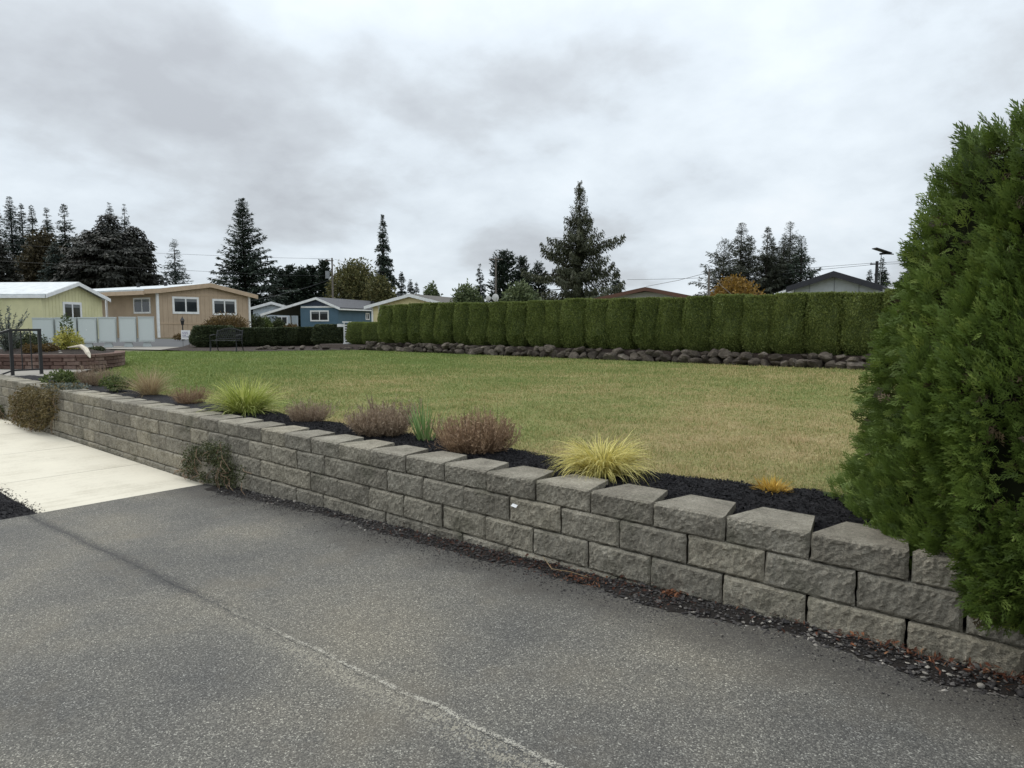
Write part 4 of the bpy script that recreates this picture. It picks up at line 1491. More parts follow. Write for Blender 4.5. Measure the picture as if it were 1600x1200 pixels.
# ------------------------------------------------------------------ mailbox cabinets
M['mail'] = paint('grey_green_steel', (0.54, 0.58, 0.565), .5, .3, .05, 1.0)
M['mail_edge'] = paint('pale_grey_steel', (0.52, 0.56, 0.555), .45, .4, .05, 1.0)
fronts = [(51, 85), (87, 121), (122, 152), (154, 182.5), (186, 214), (216, 242.5)]
MAILD = [29.6, 29.95, 30.3, 30.7, 31.1, 31.5]
mvec = None
for k, (p0, p1) in enumerate(fronts):
    dep = MAILD[k]
    a, b_ = at_d(p0 + 1, 536, dep), at_d(p1 - 1.2, 536, dep + .26)
    wv = b_ - a
    wid = math.hypot(wv[0], wv[1])
    rz = math.atan2(wv[1], wv[0])
    ztop = at_d(p0, 496.8 - .35 * k, dep)[2]
    zbot = at_d(p0, 536.6 - 1.0 * k * .55, dep)[2]
    t = thing('mailbox_cabinet', 'grey-green cluster mailbox cabinet, %s from the left in its row' % ords[k], 'mailbox', (a[0], a[1], GZ), rz, 'cluster mailboxes beside the street')
    z0, z1 = zbot - GZ, ztop - GZ
    MB().box(0, wid, .02, .54, z0, z1 - .03).build('cabinet', M['mail'], t)
    MB().box(.035, wid - .035, .004, .018, z0 + .05, z1 - .08).build('door', M['mail'], t)
    MB().box(-.008, wid + .008, -.01, .55, z1 - .03, z1 + .015).build('cap', M['mail_edge'], t)
    MB().prism([(wid / 2 - .19, -.05), (wid / 2 + .19, -.05), (wid / 2 + .13, z0 - .02), (wid / 2 - .13, z0 - .02)], .12, .42).build('pedestal', M['mail_edge'], t)
    if k in (0, 2):
        MB().tube([(wid * .47, .008, z0 + .56), (wid * .47, -.012, z0 + .56)], .02, 8).build('lock', M['white'], t)

# ------------------------------------------------------------------ stairs, railing, brick planter at the left end of the wall
st = MB().box(-18.2, -15.75, 2.2, 3.62, -.32, -.09).build('stairs', M['path'])
tag(st, kind='structure')
M['step'] = mat_concrete('reddish_step', (0.24, 0.13, 0.115), (0.17, 0.09, 0.08))
for k in range(4):
    MB().box(-18.2, -15.75, 2.25 + k * .34, 3.6, -.09 + k * .148 + .002, -.09 + (k + 1) * .148).build('step', M['step'] if k == 3 else M['path'], st)
rl = thing('stair_railing', 'black square-tube steel railing at the top of the steps', 'railing', (-16.15, 3.8, .5))
ra, rb = (-.03, -.05, 0), (-.03, .45, 0)
top = .90
def rail_bar(a, b_, w, nm):
    MB().bar(a, b_, w).build(nm, M['black_metal'], rl)
pa = at_z(20, 587, .5) - np.array([-16.15, 3.8, .5])
pb = at_z(65, 584.5, .5) - np.array([-16.15, 3.8, .5])
dv = (pb - pa)
top = at_d(65, 515.5, (at_z(65, 584.5, .5) - CAM).dot(_h))[2] - .5
rail_bar(pa + [0, 0, -.1], pa + [0, 0, top], .055, 'post')
rail_bar(pb + [0, 0, -.1], pb + [0, 0, top - .02], .055, 'post')
rail_bar(pa - dv * .02 + [0, 0, top], pb + dv * .06 + [0, 0, top], .045, 'handrail')
rail_bar(pa + [0, 0, .10], pb + [0, 0, .10], .03, 'bottom_rail')
for s in (.35, .68):
    rail_bar(pa + dv * s + [0, 0, .10], pa + dv * s + [0, 0, top], .018, 'baluster')
pc = pa - dv * 2.6 + [0, 0, -.45]
rail_bar(pa + [0, 0, top], pc + [0, 0, top], .045, 'handrail')
rail_bar(pa + [0, 0, .10], pc + [0, 0, .10], .03, 'bottom_rail')
rail_bar(pc + [0, 0, -.15], pc + [0, 0, top], .05, 'post')
for s in (.35, .62):
    p_ = pa - dv * 2.6 * s + [0, 0, -.45 * s]
    rail_bar(p_ + [0, 0, .10], p_ + [0, 0, top], .018, 'baluster')

M['brick'] = mat_stoneish('planter_brick', [(0.2, (0.07, 0.042, 0.034)), (0.5, (0.15, 0.095, 0.077)), (0.8, (0.26, 0.19, 0.155))], 9, .7, .9, .5)
brv = [MB().box(-.131, .131, 0, .16, 0, .086).mesh('brick', M['brick']) for _ in range(1)]
for s in range(3):
    m = MB()
    r = np.random.default_rng(s)
    y0 = -.012
    V = np.array([(-.13, 0, 0), (.13, 0, 0), (.13, 0, .085), (-.13, 0, .085), (-.11, -.02, .012), (.11, -.024, .012), (.11, -.02, .073), (-.11, -.024, .073),
                  (-.13, .17, 0), (.13, .17, 0), (.13, .17, .085), (-.13, .17, .085)]) + r.normal(0, .002, (12, 3))
    m.add(V, [(0, 1, 5, 4), (1, 2, 6, 5), (2, 3, 7, 6), (3, 0, 4, 7), (4, 5, 6, 7), (1, 9, 10, 2), (3, 2, 10, 11), (0, 3, 11, 8), (0, 8, 9, 1), (8, 11, 10, 9)], [.2, .5, .8][s])
    brv.append(m.mesh('brick', M['brick']))
capv = MB().box(-.17, .17, -.035, .2, 0, .06).mesh('cap_stone', M['brick'])
pl = thing('brick_planter', 'low raised planter of brown concrete bricks beside the path at left', 'planter', (-19, 5.4, GZ))
pts = [Vector(p) for p in [(-20.9, 3.75), (-19.6, 3.80), (-18.7, 4.12), (-17.95, 4.62), (-17.3, 5.2), (-17.22, 5.55), (-17.6, 6.05), (-18.2, 6.5), (-19.3, 6.9)]]
for a, b_ in zip(pts[:-1], pts[1:]):
    dd = b_ - a
    L = dd.length
    n = max(1, round(L / .27))
    ang = math.atan2(dd.y, dd.x)
    for c in range(3):
        off = .5 if c % 2 else 0
        for k in range(n):
            p = a + dd * min(.999, (k + .5 + off * .5) / n)
            place('brick', brv[1 + (k * 7 + c * 3 + n) % 3], pl, (p.x + 19, p.y - 5.4, .005 + .087 * c), (0, 0, ang), (L / n / .27, 1, 1))
    n2 = max(1, round(L / .34))
    for k in range(n2):
        p = a + dd * ((k + .5) / n2)
        place('cap_stone', capv, pl, (p.x + 19, p.y - 5.4, .268), (0, 0, ang), (L / n2 / .342, 1, 1))
inn = [(p.x + 19, p.y - 5.4) for p in pts] + [(-1.5, 2.0), (-3.5, .8), (-3.5, -1.2)]
cen = np.array([-.9, .1])
m = MB()
nn = len(inn)
ring = [cen + (np.array(p) - cen) * .95 for p in inn]
ring2 = [cen + (np.array(p) - cen) * .5 for p in inn]
V = [(*p, .27) for p in ring] + [(*p, .40) for p in ring2] + [(*cen, .44)]
m.add(V, [(i, (i + 1) % nn, nn + (i + 1) % nn, nn + i) for i in range(nn)])
m.add(np.array(V), [(nn + i, nn + (i + 1) % nn, 2 * nn) for i in range(nn)])
m.build('soil', M['brown_mulch'], pl, True)

# things growing or lying in the planter
q = at_d(106, 546, 16.6)
blob_shrub('yellow_shrub', 'small yellow variegated shrub growing in the brick planter', 'shrub', (q[0], q[1], .78), (.34, .34, .34), 2200, .055, .032, 'yellow_leaf', 81, 6)
r = np.random.default_rng(82)
mb = MB()
leaf_cloud(mb, 240, r, (0, 0, .62), (.12, .12, .28), .06, .03, (0, .4))
o = mb.build('leader_shoot', M['green_leaf'], None, loc=(q[0], q[1], .85))
tag(o, 'dark green upright shoot rising behind the yellow variegated shrub', 'shrub')
q = at_d(12, 545, 16.5)
root = thing('willow_shrub', 'tall loose grey-green shrub with thin upright stems behind the railing', 'shrub', (q[0], q[1], .75))
r = np.random.default_rng(83)
mb = MB()
t = MB()
for k in range(26):
    a = r.uniform(0, 2 * math.pi)
    ln = r.uniform(.5, 1.2)
    sp_ = r.uniform(.05, .5)
    tip = np.array([math.cos(a) * sp_, math.sin(a) * sp_, ln])
    t.tube([(0, 0, 0), tuple(tip * [.35, .35, .5]), tuple(tip)], [.008, .006, .002], 4)
    n = 60
    s = r.uniform(.2, 1, n)
    C = tip[None] * np.stack([s ** 1.4, s ** 1.4, s], -1)
    D = unit(unit(tip)[None] * .5 + r.normal(0, .6, (n, 3)))
    kites(mb, C, D, rand_perp(D, r), r.uniform(.05, .09, n), .026, r.random(n))
tag(t.build('stems', M['bark'], root), kind='stuff')
mb.build('leaves', M['grey_leaf'], root)
q = at_d(38, 550, 17.2)
blob_shrub('green_shrub', 'dark green bushy shrub in the planter behind the railing', 'shrub', (q[0], q[1], .72), (.5, .5, .3), 2600, .06, .035, 'box_leaf', 84, 6)
for k, (px, py, dep, rad, mt, lab) in enumerate([(48, 556, 16.0, (.24, .22, .13), 'maple_leaf', 'low bronze shrub in the planter behind the railing posts'),
                                                 (76, 556, 16.2, (.26, .22, .13), 'maple_leaf', 'low bronze shrub in the planter left of the yellow shrub'),
                                                 (150, 553, 17.2, (.3, .2, .07), 'box_leaf', 'low dark ground plant at the right end of the planter')]):
    q = at_d(px, py, dep)
    blob_shrub('low_shrub', lab, 'shrub', (q[0], q[1], .80), rad, 1100, .045, .03, mt, 85 + k, 4, stem=False)
M['driftwood'] = mat_concrete('bleached_wood', (0.62, 0.56, 0.46), (0.40, 0.34, 0.27), 3)
m = MB()
pth = [at_d(*p) for p in [(106, 543, 15.9), (118, 541.5, 15.8), (127, 541, 15.7), (134, 546, 15.55), (138, 553, 15.4), (141, 559, 15.3)]]
m.tube([tuple(p) for p in pth], [.012, .025, .045, .055, .05, .012], 8)
tag(m.build('driftwood', M['driftwood']), 'bleached bent driftwood branch resting on the brick planter', 'driftwood')
for k, (px, py, s, lab) in enumerate([(95, 552, .05, 'white rounded stone lying on the planter soil'), (93, 549, .04, 'grey rounded stone behind the white one on the planter')]):
    q = at_d(px, py, 15.9 + .1 * k)
    tag(place('stone', pm[2 - k], None, (q[0], q[1], max(q[2], .80)), (0, 0, k), (s, s, s)), lab, 'stone')

# ------------------------------------------------------------------ plants in the bed behind the wall
q = at_z(97, 601, .52)
blob_shrub('green_shrub', 'low spreading dark green shrub nearest the railing in the mulch bed', 'shrub', (q[0], q[1], .51), (.36, .26, .13), 2000, .04, .022, 'green_leaf', 101, 5)
heather('tall grey-pink heather left of the green tuft in the bed', 151, 602, .23, .34, 330, 'heather', 102)
q = at_z(181, 613, .52)
blob_shrub('green_shrub', 'small bright green shrub between grey-pink heather and tan grass', 'shrub', (q[0], q[1], .51), (.28, .24, .13), 1700, .035, .02, 'green_leaf', 103, 5)
grass_clump('fountain_grass', 'tan dry fountain grass clump in the bed', 'ornamental grass', 234, 617, 'tan_blade', 620, (.28, .58), (.003, .006), (.75, .35), (.75, .4), .09, 104)
heather('small brown heather between tan grass and lime grass', 299, 630, .22, .22, 240, 'heather_brown', 105)
grass_clump('lime_grass', 'large lime-green grass clump with arching blades behind the wall', 'ornamental grass', 384, 645, 'lime_blade', 900, (.28, .54), (.006, .011), (.6, .4), (1.1, .5), .15, 106)
heather('reddish brown heather right of the lime grass', 481, 658, .22, .21, 330, 'heather', 107)
heather('broad rounded pink-brown heather left of the iris', 597, 680, .30, .30, 560, 'heather', 108, 14)
grass_clump('iris', 'fan of upright green sword leaves between two heathers', 'iris', 664, 690, 'iris_blade', 34, (.24, .42), (.018, .028), (.34, .28), (.12, .12), .06, 109)
heather('large brown heather with tall dark stalks right of the iris', 741, 706, .30, .30, 600, 'heather_brown', 110, 22)
grass_clump('golden_sedge', 'golden yellow sedge mound spilling over the wall blocks', 'ornamental grass', 941, 742, 'gold_blade', 1000, (.22, .41), (.005, .0085), (.5, .35), (2.0, .4), .12, 111)
grass_clump('amber_grass', 'tiny amber-yellow grass tuft alone in the black mulch', 'ornamental grass', 1207, 768, 'amber_blade', 300, (.06, .115), (.004, .008), (.8, .4), (.6, .4), .06, 112)


# creepers on the wall
def creeper(label, pxs, n, mat, seed, ls=.035, depth=(.0, .12), name='creeping_plant'):
    """mat of small leaves hanging in front of the blocks inside an outline on the wall face"""
    r = np.random.default_rng(seed)
    poly = [tuple(at_Y(px, py, 3.12)[[0, 2]]) for px, py in pxs]
    xs_, zs_ = [p[0] for p in poly], [p[1] for p in poly]
    x = r.uniform(min(xs_), max(xs_), n * 3)
    z = r.uniform(min(zs_), max(zs_), n * 3)
    jx, jz = r.normal(0, .05, n * 3), r.normal(0, .03, n * 3)
    k = in_poly(x + jx, z + jz, poly) & (vn.fbm(x * 9 + seed, z * 9, 3) > .36)
    x, z = x[k][:n], z[k][:n]
    n = len(x)
    y = 3.145 - r.uniform(*depth, n) * (.3 + vn.fbm(x * 6, z * 6 + seed, 3))
    over = z > .56
    y = np.where(over, 3.16 + r.uniform(-.08, .35, n), y)
    z = np.where(over, np.minimum(z, .60 + .04 * r.random(n)), z)
    q = np.array([x.mean(), 3.1, z.min()])
    root = thing(name, label, 'creeper', tuple(q))
    C = np.stack([x, y, z], -1) - q
    D = unit(np.stack([r.normal(0, .6, n), -np.abs(r.normal(.5, .4, n)), r.normal(-.25, .6, n)], -1))
    mb = MB()
    kites(mb, C, D, rand_perp(D, r), r.uniform(.5, 1.3, n) * ls, ls * .55, r.random(n))
    mb.build('leaves', M[mat], root)
    t = MB()
    for k in range(40):
        i = r.integers(n)
        p = C[i]
        e = p + np.array([r.normal(0, .12), -.02, -abs(r.normal(.15, .08))])
        e[2] = max(e[2], 0)
        t.tube([tuple(p), tuple((p + e) / 2 + np.array([0, -.03, 0])), tuple(e)], .003, 4)
    tag(t.build('stems', M['heather_brown'], root), kind='stuff')
    return root


creeper('grey-green trailing plant draped over the top of the wall near its left end', [(45, 606), (66, 597), (92, 603), (92, 640), (80, 668), (55, 668), (25, 655), (24, 628)], 5200, 'creeper_dry', 121, .04, (.0, .22))
q = at_z(108, 606, .56)
o = blob_shrub('ground_cover', 'flat grey-green mat plant on the bed above the trailing plant', 'ground cover', (q[0], q[1] - .1, .53), (.5, .3, .045), 1600, .035, .02, 'grey_leaf', 122, 4, stem=False)
creeper('green creeper growing up the wall face from the end of the sidewalk', [(287, 715), (300, 698), (335, 692), (352, 690), (360, 720), (385, 738), (382, 760), (350, 757), (320, 752), (292, 738)], 3200, 'creeper', 123, .024, (.0, .09))
creeper('small dark creeper at the wall foot at the left edge', [(0, 632), (5, 634), (7, 648), (2, 652), (-6, 650)], 500, 'creeper', 124, .035, (.0, .12))

# ------------------------------------------------------------------ houses
class Facade:
    """vertical front plane through two picture columns at given distances: turns measured points into local x, z"""

    def __init__(s, pa, da, pb, db):
        a, b_ = at_d(pa, 507, da), at_d(pb, 507, db)
        s.o = np.array([a[0], a[1], GZ])
        v = np.array([b_[0] - a[0], b_[1] - a[1], 0])
        s.w = np.linalg.norm(v)
        s.u = v / s.w
        s.n = np.array([s.u[1], -s.u[0], 0])       # towards the viewer
        if s.n.dot(CAM - s.o) < 0:
            s.n = -s.n
        s.rz = math.atan2(s.u[1], s.u[0])

    def at(s, px, py):
        d = ray(px, py)
        t_ = (s.o - CAM).dot(s.n) / d.dot(s.n)
        p = CAM + d * t_ - s.o
        return float(p.dot(s.u)), float(p[2])

    def side(s, px, py, xl):
        """point on the side plane x = xl: returns local y, z"""
        d = ray(px, py)
        o2 = s.o + s.u * xl
        t_ = (o2 - CAM).dot(s.u) / d.dot(s.u)
        p = CAM + d * t_ - o2
        return float(-p.dot(s.n)), float(p[2])

    def root(s, name, label, cat):
        return thing(name, label, cat, tuple(s.o), s.rz)


def window(root, x0, x1, z0, z1, y=0.0, mullions=1, side=None, frame=.09, mat='white', glass='glass', blind=True):
    """side None: on the front plane (y); else on the plane x = side, running along y"""
    f = MB()

    def bx(m, a0, a1, c0, c1, d0, d1):
        if side is None:
            m.box(a0, a1, y - d1, y - d0, c0, c1)
        else:
            sg_ = 1 if side[1] > 0 else -1
            xa, xb = sorted((side[0] + sg_ * d0, side[0] + sg_ * d1))
            m.box(xa, xb, a0, a1, c0, c1)
    bx(f, x0, x1, z1 - frame, z1, 0, .05)
    bx(f, x0, x1, z0, z0 + frame, 0, .055)
    bx(f, x0, x0 + frame, z0 + frame, z1 - frame, 0, .05)
    bx(f, x1 - frame, x1, z0 + frame, z1 - frame, 0, .05)
    for k in range(mullions):
        xm = x0 + (x1 - x0) * (k + 1) / (mullions + 1)
        bx(f, xm - frame * .35, xm + frame * .35, z0 + frame, z1 - frame, 0, .04)
    fo = f.build('window', M[mat], root)
    for k in range(mullions + 1):
        g = MB()
        w = (x1 - x0 - 2 * frame) / (mullions + 1)
        bx(g, x0 + frame + w * k + .02, x0 + frame + w * (k + 1) - .02, z0 + frame, z1 - frame, 0, .030)
        g.build('pane', M[glass], fo)
        if blind:
            bl = MB()
            bx(bl, x0 + frame + w * k + .04, x0 + frame + w * (k + 1) - .04, z1 - frame - (z1 - z0) * .17, z1 - frame - (z1 - z0) * .02, .030, .034)
            bl.build('blind', M['blind'], fo)
    return fo


M['blind'] = paint('blind', (.16, .17, .175), .6)


def roof_slab(root, prof, y0, y1, th, mat, name='roof'):
    """roof over a profile line (x, z), extruded back"""
    n = len(prof)
    poly = [(x, z) for x, z in prof] + [(x, z - th) for x, z in prof[::-1]]
    return MB().prism(poly, y0, y1).build(name, mat, root)


def fascia(root, prof, y, h, mat, name='fascia', t=.04):
    for (xa, za), (xb, zb) in zip(prof[:-1], prof[1:]):
        MB().prism([(xa, za), (xb, zb), (xb, zb - h), (xa, za - h)], y - t, y).build(name, mat, root)


def wall_box(root, prof, z0, y0, y1, mat, name='wall'):
    """solid with the profile (x, z) as its top"""
    poly = [(prof[0][0], z0)] + list(prof) + [(prof[-1][0], z0)]
    return MB().prism(poly[::-1], y0, y1).build(name, mat, root)


M['yellow'] = mat_siding('yellow_siding', (0.68, 0.645, 0.38), .2)
M['tan'] = mat_siding('tan_siding', (0.455, 0.345, 0.245), .3)
M['tan_trim'] = paint('tan_trim', (0.47, 0.35, 0.24), .6)
M['blue'] = mat_siding('blue_siding', (0.085, 0.145, 0.195), .6, depth=.3)
M['navy'] = paint('navy_gable', (0.045, 0.058, 0.09), .6)
M['pale_blue'] = mat_siding('pale_blue_siding', (0.52, 0.58, 0.63), .3, depth=.4)
M['cream'] = mat_siding('cream_siding', (0.72, 0.625, 0.36), .16, 2, .5)
M['grey_wall'] = paint('grey_wall', (0.40, 0.42, 0.42), .7)
M['batten'] = paint('grey_batten', (0.24, 0.25, 0.255), .7)
M['off_white_wall'] = paint('off_white_wall', (0.55, 0.54, 0.52), .7)
M['white_roof'] = mat_roof('white_metal_roof', (0.52, 0.55, 0.56), .4, .6, .6)
M['shingle'] = mat_roof('dark_shingle', (0.085, 0.085, 0.092), .3, .4)
M['shingle2'] = mat_roof('brown_shingle', (0.085, 0.075, 0.062), .3, .4)
M['black_trim'] = paint('black_trim', (0.028, 0.028, 0.034), .5)
M['brown_trim'] = paint('brown_trim', (0.13, 0.062, 0.04), .55)
M['dark_under'] = paint('shed_timber', (0.10, 0.085, 0.07), .8)
M['grey_shutter'] = paint('grey_louver', (0.42, 0.42, 0.40), .7)

def siding_boards(root, prof, z0, width, mat, name='siding'):
    """vertical boards on the front plane under a profile, with open grooves; too fine to pick apart"""
    m = MB()
    x = prof[0][0] + .02
    px_, pz_ = [p[0] for p in prof], [p[1] for p in prof]
    while x < prof[-1][0] - .03:
        x1 = min(x + width - .03, prof[-1][0] - .01)
        m.prism([(x, z0), (x1, z0), (x1, float(np.interp(x1, px_, pz_)) - .02), (x, float(np.interp(x, px_, pz_)) - .02)][::-1], -.016, -.001)
        x += width
    return tag(m.build(name, mat, root), kind='stuff')


def lap_boards(root, x0, x1, z0, z1, step, mat, top=None):
    m = MB()
    z = z0
    while z < z1:
        a, b_ = x0, x1
        if top is not None:          # cut to the gable
            zc = z + step
            xs_ = [x for x in np.linspace(x0, x1, 80) if float(np.interp(x, [p[0] for p in top], [p[1] for p in top])) > zc]
            if not xs_:
                break
            a, b_ = xs_[0], xs_[-1]
        m.add([(a, -.026, z), (b_, -.026, z), (b_, -.004, z + step), (a, -.004, z + step), (a, -.002, z), (b_, -.002, z)], [(0, 1, 2, 3), (4, 5, 1, 0)])
        z += step
    return tag(m.build('siding', mat, root), kind='stuff')


# --- yellow house at the far left
F = Facade(64, 43, 159, 48.6)
h = F.root('yellow_house', 'pale yellow mobile home with white metal roof behind the mailboxes', 'house')
eL, pk, eR = F.at(62, 459.0), F.at(114, 440.5), F.at(164, 466.8)
wl, wr = F.at(64, 470)[0], F.at(159, 470)[0]
k1 = (pk[1] - eL[1]) / (pk[0] - eL[0])
k2 = (eR[1] - pk[1]) / (eR[0] - pk[0])
prof = [(wl, eL[1] + k1 * (wl - eL[0]) - .16), (pk[0], pk[1] - .16), (wr, eR[1] + k2 * (wr - eR[0]) - .16)]
wall_box(h, prof, -.1, 0, 13, M['yellow'])
siding_boards(h, prof, 0, .3, M['yellow'])
roof_slab(h, [eL, pk, eR], -.4, 13.4, .10, M['white_roof'])
fascia(h, [(eL[0], eL[1] - .012), (pk[0], pk[1] - .012), (eR[0], eR[1] - .012)], -.402, .24, M['white'])
MB().box(eL[0] - .1, eL[0] + .02, -.36, 13.3, eL[1] - .26, eL[1] - .09).build('gutter', M['white'], h)
a0, a1 = F.at(97, 472), F.at(126, 496)
b0 = F.at(126.5, 473)
window(h, a0[0], b0[0], F.at(112, 501)[1], F.at(112, 472)[1], 0, 1, frame=.16)
# porch door and light on the side facing left of the gable
y0, z0 = F.side(25, 462, wl)
MB().box(wl - .05, wl - .002, 8.6, 9.6, .0, 2.2).build('door', M['white'], h)
MB().box(wl - .058, wl - .052, 8.85, 9.35, 1.6, 2.0).build('door_pane', M['glass'], h)
MB().box(wl - .14, wl - .003, 7.7, 7.86, 1.8, 2.0).build('porch_light', M['black_metal'], h)
MB().box(wl - .9, wl - .004, 3.0, 13, eL[1] - .55, eL[1] - .30).build('porch_roof', M['white'], h)
MB().box(wl - .03, wl + .1, -.03, .0, -.1, prof[0][1]).build('corner_trim', M['yellow'], h)

# --- tan house
F = Facade(247.5, 53, 389, 60)
h = F.root('tan_house', 'tan mobile home with low white roof and two white-framed windows', 'house')
eL, pk, eR = F.at(246.5, 450.5), F.at(325, 442.3), F.at(398.5, 461.0)
wl, wr = 0.0, F.at(389, 480)[0]
pkw = (pk[0], pk[1] - .2)
k1 = (pk[1] - eL[1]) / (pk[0] - eL[0])
k2 = (eR[1] - pk[1]) / (eR[0] - pk[0])
prof = [(wl, eL[1] - .2), pkw, (wr, eR[1] + k2 * (wr - eR[0]) - .2)]
wall_box(h, prof, -.1, 0, 17, M['tan'])
siding_boards(h, prof, 0, .4, M['tan'])
ov = 1.3
eLo = (eL[0] - ov, eL[1] - k1 * ov * .6)
roof_slab(h, [eLo, eL, pk, eR], -.35, 17.4, .12, M['white_roof'])
fascia(h, [(eL[0], eL[1] - .015), (pk[0], pk[1] - .015), (eR[0], eR[1] - .015)], -.352, .34, M['tan_trim'])
MB().box(eLo[0] - .03, eLo[0] + .03, -.33, 17.3, eLo[1] - .42, eLo[1] - .125).build('fascia', M['tan_trim'], h)
MB().prism([(eLo[0], eLo[1] - .02), (eL[0], eL[1] - .02), (eL[0], eL[1] - .36), (eLo[0], eLo[1] - .36)], -.39, -.352).build('fascia', M['tan_trim'], h)
zz_ = [F.at(250, 457.0)[1], F.at(385, 464.4)[1]]
MB().box(wl, wr, -.03, -.002, min(zz_) - .05, min(zz_) + .09).build('frieze_board', M['tan_trim'], h)
zb = F.at(290, 505.5)[1]
MB().box(wl + .12, wr, -.045, -.002, zb - .04, zb + .04).build('belt_board', M['tan_trim'], h)
for (pl_, pr_, pt, pb_) in [(269, 310.5, 463.8, 490.5), (331.5, 369, 467.5, 492.5)]:
    xa, xb = F.at(pl_, 478)[0], F.at(pr_, 480)[0]
    za, zb_ = F.at((pl_ + pr_) / 2, pb_)[1], F.at((pl_ + pr_) / 2, pt)[1]
    window(h, xa, xb, za, zb_, 0, 1, frame=.17)
MB().box(wl - .13, wl + .04, -.14, -.004, .0, eL[1] - .34).build('downspout', M['white'], h)
MB().box(wr - .09, wr + .06, -.13, -.004, .0, prof[2][1] - .1).build('downspout', M['white'], h)
ya, za = F.side(210, 492, wl)
yb, zb_ = F.side(235, 464, wl)
window(h, min(ya, yb), max(ya, yb), F.side(222, 490, wl)[1], F.side(222, 465, wl)[1], side=(wl, -1), frame=.13)
yp = F.side(167, 480, eLo[0] + .15)[0]
for k, y in enumerate((yp, yp + 1.0)):
    MB().box(eLo[0] + .1, eLo[0] + .22, y, y + .14, 0, eLo[1] - .3).build('porch_post', M['white'], h)
for k in range(2):
    y = 4 + 4 * k
    MB().box(pk[0] - 1.2, pk[0] - 1.0, y, y + .2, pk[1] - .4, pk[1] + .16).build('roof_vent', M['black_metal'], h)

# --- blue house with carport
F = Facade(470, 75, 529, 73.8)
h = F.root('blue_house', 'slate-blue mobile home with white trim and attached carport', 'house')
eL, pk, eR = F.at(457, 480.5), F.at(496, 464.3), F.at(533.5, 480.4)
carl = F.at(410, 490.3)
wr = F.at(529, 500)[0]
k2 = (eR[1] - pk[1]) / (eR[0] - pk[0])
k1 = (pk[1] - carl[1]) / (pk[0] - carl[0])
wlz = pk[1] + k1 * (0 - pk[0]) - .2
prof = [(0, wlz), (pk[0], pk[1] - .2), (wr, eR[1] + k2 * (wr - eR[0]) - .2)]
wall_box(h, prof, -.1, 0, 16, M['blue'])
MB().prism([(pk[0] - 2.4, pk[1] - .2 - k1 * 2.4), (pk[0], pk[1] - .25), (pk[0] + 2.4, pk[1] - .2 + k2 * 2.4)][::-1], -.012, -.002).build('gable_panel', M['navy'], h)
zf = F.at(496, 479.5)[1]
MB().box(.1, wr - .05, -.05, -.004, zf - .1, zf + .08).build('frieze_board', M['white'], h)
roof_slab(h, [carl, pk, eR], -.35, 16.4, .12, M['shingle'])
fascia(h, [(carl[0], carl[1] - .015), (pk[0], pk[1] - .015), (eR[0], eR[1] - .015)], -.352, .26, M['white'])
MB().box(eR[0] - .02, eR[0] + .08, -.33, 16.3, eR[1] - .27, eR[1] - .125).build('gutter', M['white'], h)
xa, xb = F.at(485, 493)[0], F.at(514, 493)[0]
window(h, xa, xb, F.at(500, 502)[1], F.at(500, 485)[1], 0, 1, frame=.14)
ya = F.side(571, 492, wr)[0]
yb = F.side(577, 492, wr)[0]
window(h, min(ya, yb), max(ya, yb), F.side(574, 500, wr)[1], F.side(574, 489, wr)[1], side=(wr, 1), frame=.13, mullions=1)
MB().box(wr - .07, wr + .02, -.03, -.004, -.1, prof[2][1] - .05).build('corner_trim', M['blue'], h)
for y in (.1, 5.0, 10.0):
    MB().box(carl[0] + .15, carl[0] + .30, y, y + .15, 0, carl[1] - .12).build('carport_post', M['white'], h)
MB().box(carl[0] + .9, -.3, 15.6, 15.75, .0, 1.9).build('carport_screen', M['grey_shutter'], h)
for k in range(3):
    MB().box(-2.6 + k * .75, -2.5 + k * .75, 15.4, 15.55, 0, 2.0).build('screen_post', M['white'], h)
MB().box(pk[0] + 1.2, pk[0] + 1.5, 10, 10.3, pk[1] - .5, pk[1] - .1).build('roof_vent', M['black_metal'], h)

# --- pale blue house far behind
F = Facade(396, 84, 456, 85)
h = F.root('pale_house', 'distant pale blue gabled home behind the carport roof', 'house')
eL, pk, eR = F.at(389, 481), F.at(424.5, 471.2), F.at(458, 480.5)
wr = F.at(454, 500)[0]
prof = [(0, eL[1] - .1), (pk[0], pk[1] - .25), (wr, eR[1] - .1)]
wall_box(h, prof, -.1, 0, 12, M['pale_blue'])
roof_slab(h, [eL, pk, eR], -.5, 12.4, .12, M['shingle2'])
fascia(h, [(eL[0], eL[1] - .015), (pk[0], pk[1] - .015), (eR[0], eR[1] - .015)], -.502, .32, M['white'])
MB().box(.6, 1.9, -.04, -.002, .1, 2.0).build('door', M['white'], h)
MB().box(.05, wr, -1.6, -1.5, .6, 1.1).build('porch_rail', M['white'], h)
window(h, 2.6, 4.0, .9, 2.0, 0, 1, frame=.12, blind=False)

